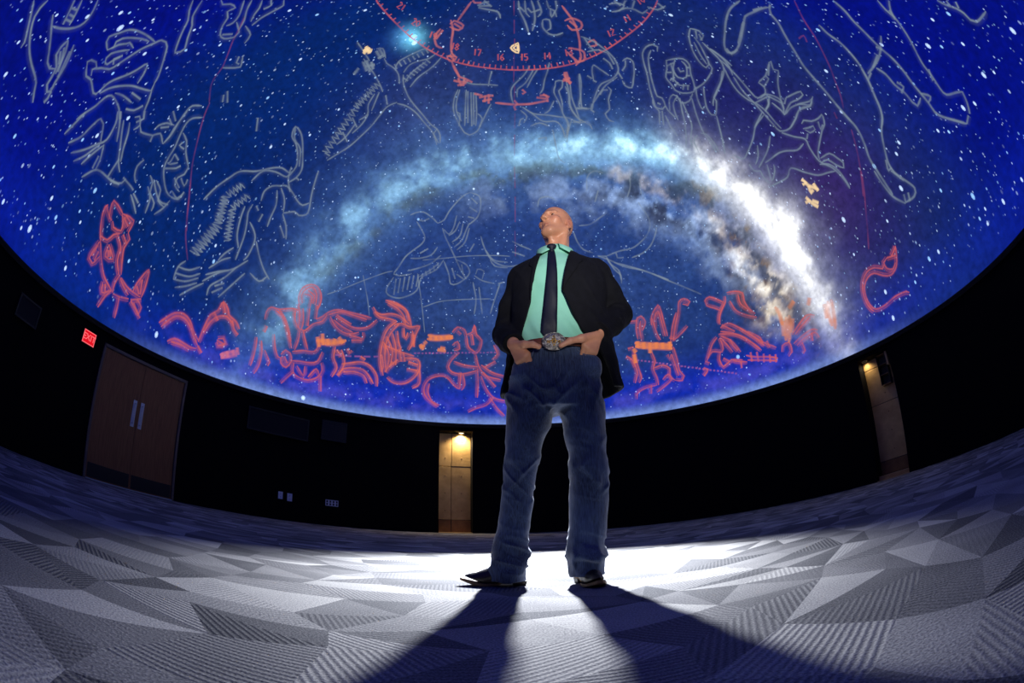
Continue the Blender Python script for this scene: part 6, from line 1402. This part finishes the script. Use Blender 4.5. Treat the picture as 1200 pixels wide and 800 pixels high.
# ---- blazer
A_ = Field((-0.16, 1.58, 0.78), (0.66, 2.06, 1.60), 0.0045)
JK = [(0.80, 0.222, 1.855, 0.278, 0.140), (0.88, 0.222, 1.85, 0.268, 0.142), (0.98, 0.218, 1.825, 0.245, 0.172), (1.08, 0.214, 1.812, 0.228, 0.176), (1.20, 0.214, 1.810, 0.220, 0.172), (1.32, 0.220, 1.815, 0.226, 0.166), (1.40, 0.228, 1.820, 0.222, 0.152), (1.45, 0.233, 1.826, 0.185, 0.130), (1.49, 0.226, 1.832, 0.118, 0.104), (1.525, 0.224, 1.84, 0.088, 0.090)]
A_.stack(JK, n=2.3)
A_.capsule((0.18, 1.828, 1.445), (0.052, 1.815, 1.385), 0.066, 0.062, 0.04)
A_.capsule((0.27, 1.828, 1.455), (0.428, 1.815, 1.430), 0.066, 0.060, 0.04)
# hollow it and open the front
A_.stack([(z - (0.02 if z < 0.81 else 0), cx, cy, a, b) for z, cx, cy, a, b in JK] + [(1.56, 0.224, 1.84, 0.075, 0.08)], grow=-0.020, n=2.3, cut=True, caps=False)
OL = np.array([(0.76, -0.05), (0.90, -0.03), (0.97, 0.00), (1.00, 0.020), (1.045, 0.046), (1.10, 0.060), (1.172, 0.078), (1.233, 0.088), (1.35, 0.112), (1.473, 0.140), (1.50, 0.146), (1.60, 0.150)])
OR = np.array([(0.76, 0.44), (0.90, 0.41), (0.97, 0.365), (1.00, 0.33), (1.045, 0.286), (1.10, 0.262), (1.172, 0.236), (1.233, 0.219), (1.35, 0.243), (1.473, 0.276), (1.50, 0.290), (1.60, 0.300)])


def opening(x, y, z):
    l, r = np.interp(z, OL[:, 0], OL[:, 1]), np.interp(z, OR[:, 0], OR[:, 1])
    yb = 1.80 + 0.10 * np.clip((1.0 - z) / 0.1, 0, 1) * 0
    return np.maximum(np.maximum(l - x, x - r), y - yb)


A_.cut(opening, (-0.1, 1.5, 0.7), (0.5, 1.8, 1.6), 0.004)
A_.cut(lambda x, y, z: z - (0.815 + 0.25 * np.clip(x - 0.40, 0, 1) + 0.05 * np.clip(0.05 - x, 0, 1)) + 0 * y, (-0.2, 1.5, 0.7), (0.7, 2.1, 0.95), 0.004)


def sleeve(sh, el, wr, rs, re, rw):
    W_ = Field((-0.16, 1.58, 0.915), (0.66, 2.06, 1.50), 0.0045)
    sh, el, wr = map(np.array, (sh, el, wr)); d = (wr - el) / np.linalg.norm(wr - el)
    W_.chain([(sh, rs), ((sh + el) / 2 + np.array([0, 0.006, 0]), (rs + re) / 2 + 0.002), (el, re), ((el + wr) / 2, (re + rw) / 2 + 0.001), (wr + d * 0.03, rw)], 0.035)
    W_.cut(lambda x, y, z: -((x - wr[0]) * d[0] + (y - wr[1]) * d[1] + (z - wr[2]) * d[2]), wr - 0.12, wr + 0.12, 0.004)
    # creases that gather at the bend of the elbow
    def cr(x, y, z):
        q = np.sqrt((x - el[0]) ** 2 + (y - el[1]) ** 2 + (z - el[2]) ** 2)
        return (np.minimum(np.abs(vnoise(x * 12 + 9, y * 12, z * 17 + y * 14) - 0.5) * 5, 1) - 0.6) * (0.002 + 0.011 * np.exp(-(q / 0.10) ** 2))
    W_.warp(cr)
    return W_


for prm in (((0.052, 1.815, 1.375), (-0.024, 1.888, 1.135), (0.006, 1.696, 1.000), 0.068, 0.060, 0.047),
            ((0.422, 1.815, 1.408), (0.522, 1.888, 1.225), (0.368, 1.694, 1.042), 0.068, 0.060, 0.049)):
    W_ = sleeve(*prm)
    lo = np.round((W_.lo - A_.lo) / A_.h).astype(int)
    tgt = A_.D[lo[0]:lo[0] + W_.n[0], lo[1]:lo[1] + W_.n[1], lo[2]:lo[2] + W_.n[2]]
    src = W_.D[:tgt.shape[0], :tgt.shape[1], :tgt.shape[2]]
    k = 0.012; t = np.clip(0.5 + 0.5 * (tgt - src) / k, 0, 1); tgt[...] = tgt + (src - tgt) * t - k * t * (1 - t)
A_.warp(lambda x, y, z: (vnoise(x * 9 + 60, y * 9, z * 12 - x * 14) - 0.5) * 0.008 + (np.minimum(np.abs(vnoise(x * 8 + 80, y * 7, z * 9 + x * 10) - 0.5) * 6, 1) - 0.7) * 0.003)
jk_me = A_.mesh('blazer', 2)
M_JACKET = noise_mat('black_wool', lin(10, 11, 17), lin(16, 17, 24), 30, 0.85, 0.25, 350, spec=0.2)
jacket = part('blazer', jk_me, M_JACKET); kb_ = bvh_of(jk_me)


def lapel(edge, outer):
    zs = np.linspace(edge[0][0], edge[-1][0], 16); E1, O1 = np.array(edge)[::-1], np.array(outer)[::-1]
    grid = []
    for z in zs:
        a, b = np.interp(z, E1[:, 0], E1[:, 1]), np.interp(z, O1[:, 0], O1[:, 1])
        row = []
        for u in np.linspace(0, 1, 6):
            p = front(kb_, a + (b - a) * max(u, 0.14), z, 0.0, 1.70); p.x = a + (b - a) * u; p.y -= 0.006 + 0.004 * math.sin(PI * min(u * 1.2, 1)); row.append(p)
        grid.append(row)
    for i in range(1, 15):
        for u in range(6): grid[i][u].y = min(grid[i][u].y, (grid[i - 1][u].y + grid[i + 1][u].y) / 2 + 0.002)
    return patch('lapel', grid, 0.005)


part('lapel', lapel([(1.49, 0.284), (1.45, 0.272), (1.35, 0.243), (1.27, 0.225), (1.225, 0.219)], [(1.49, 0.318), (1.45, 0.325), (1.405, 0.338), (1.395, 0.318), (1.35, 0.298), (1.27, 0.245), (1.225, 0.224)]), M_JACKET, jacket)
part('lapel', lapel([(1.48, 0.143), (1.44, 0.133), (1.35, 0.112), (1.25, 0.092), (1.19, 0.082)], [(1.48, 0.112), (1.44, 0.098), (1.385, 0.080), (1.375, 0.098), (1.33, 0.090), (1.25, 0.080), (1.19, 0.078)]), M_JACKET, jacket)

# ---- boots
M_BOOT = noise_mat('dark_boot_leather', lin(24, 18, 16), lin(40, 30, 26), 18, 0.35, 0.2, 60)
M_SOLE = noise_mat('tan_welt', lin(96, 68, 42), lin(124, 90, 58), 30, 0.6)
F_ = Field((-0.06, -0.08, 0.0), (0.34, 0.08, 0.24), 0.0035)
F_.chain([((0.030, 0, 0.056), 0.034), ((0.09, 0, 0.058), 0.036), ((0.15, 0.0, 0.040), 0.035), ((0.20, 0.0, 0.030), 0.029), ((0.25, 0.0, 0.029), 0.018), ((0.298, 0, 0.036), 0.008)], 0.03)
F_.capsule((0.045, 0, 0.07), (0.038, 0, 0.21), 0.043, 0.048, 0.03)
F_.cut(lambda x, y, z: z - (0.026 + 0.5 * np.clip(x - 0.21, 0, 1) ** 1.3 - 0.012 * np.exp(-((x - 0.17) / 0.06) ** 2)) + 0 * y, (-0.1, -0.1, 0), (0.4, 0.1, 0.06), 0.002)
boot_me = F_.mesh('boot', 2)
us = np.linspace(0, 1, 28)
def sole_outline(u): return 0.036 * (1 - u) ** 0.0 * (0.80 + 0.36 * math.exp(-((u - 0.63) / 0.2) ** 2) - 0.16 * math.exp(-((u - 0.30) / 0.12) ** 2)) * min(1, math.sqrt(max(0, (1.0 - u) / 0.22))) * min(1, math.sqrt(u / 0.08 + 0.02))
bm = bmesh.new(); rows = []
for u in us:
    x = -0.010 + 0.315 * u; w = sole_outline(u) + 0.004
    zb = 0.020 - 0.018 * float(sstep(0.25, 0.5, np.array(u))) + 0.5 * max(0, x - 0.21) ** 1.3
    rows.append([bm.verts.new((x, -w, zb)), bm.verts.new((x, w, zb)), bm.verts.new((x, w, zb + 0.012)), bm.verts.new((x, -w, zb + 0.012))])
for A, B_ in zip(rows[:-1], rows[1:]):
    for k in range(4): bm.faces.new((A[k], A[(k + 1) % 4], B_[(k + 1) % 4], B_[k]))
bm.faces.new(rows[0]); bm.faces.new(rows[-1][::-1])
sole_me = mesh_bm('sole', bm)
bm = bmesh.new(); box(bm, (-0.012, -0.031, 0), (0.060, 0.031, 0.022), 0.004)
for v in bm.verts:
    if v.co.z < 0.01: v.co.x = 0.022 + (v.co.x - 0.022) * 0.86; v.co.y *= 0.9
heel_me = mesh_bm('heel', bm)
for hx, hy, tx, ty in ((0.032, 1.870, -0.215, 1.846), (0.270, 1.890, 0.312, 1.625)):
    b = obj('boot', boot_me, M_BOOT, person, loc=(hx - PX, hy - PY, 0), rot=(0, 0, math.atan2(ty - hy, tx - hx)))
    b.scale = (0.86, 1, 1)
    obj('sole', sole_me, M_SOLE, b); obj('heel', heel_me, M_BOOT, b)
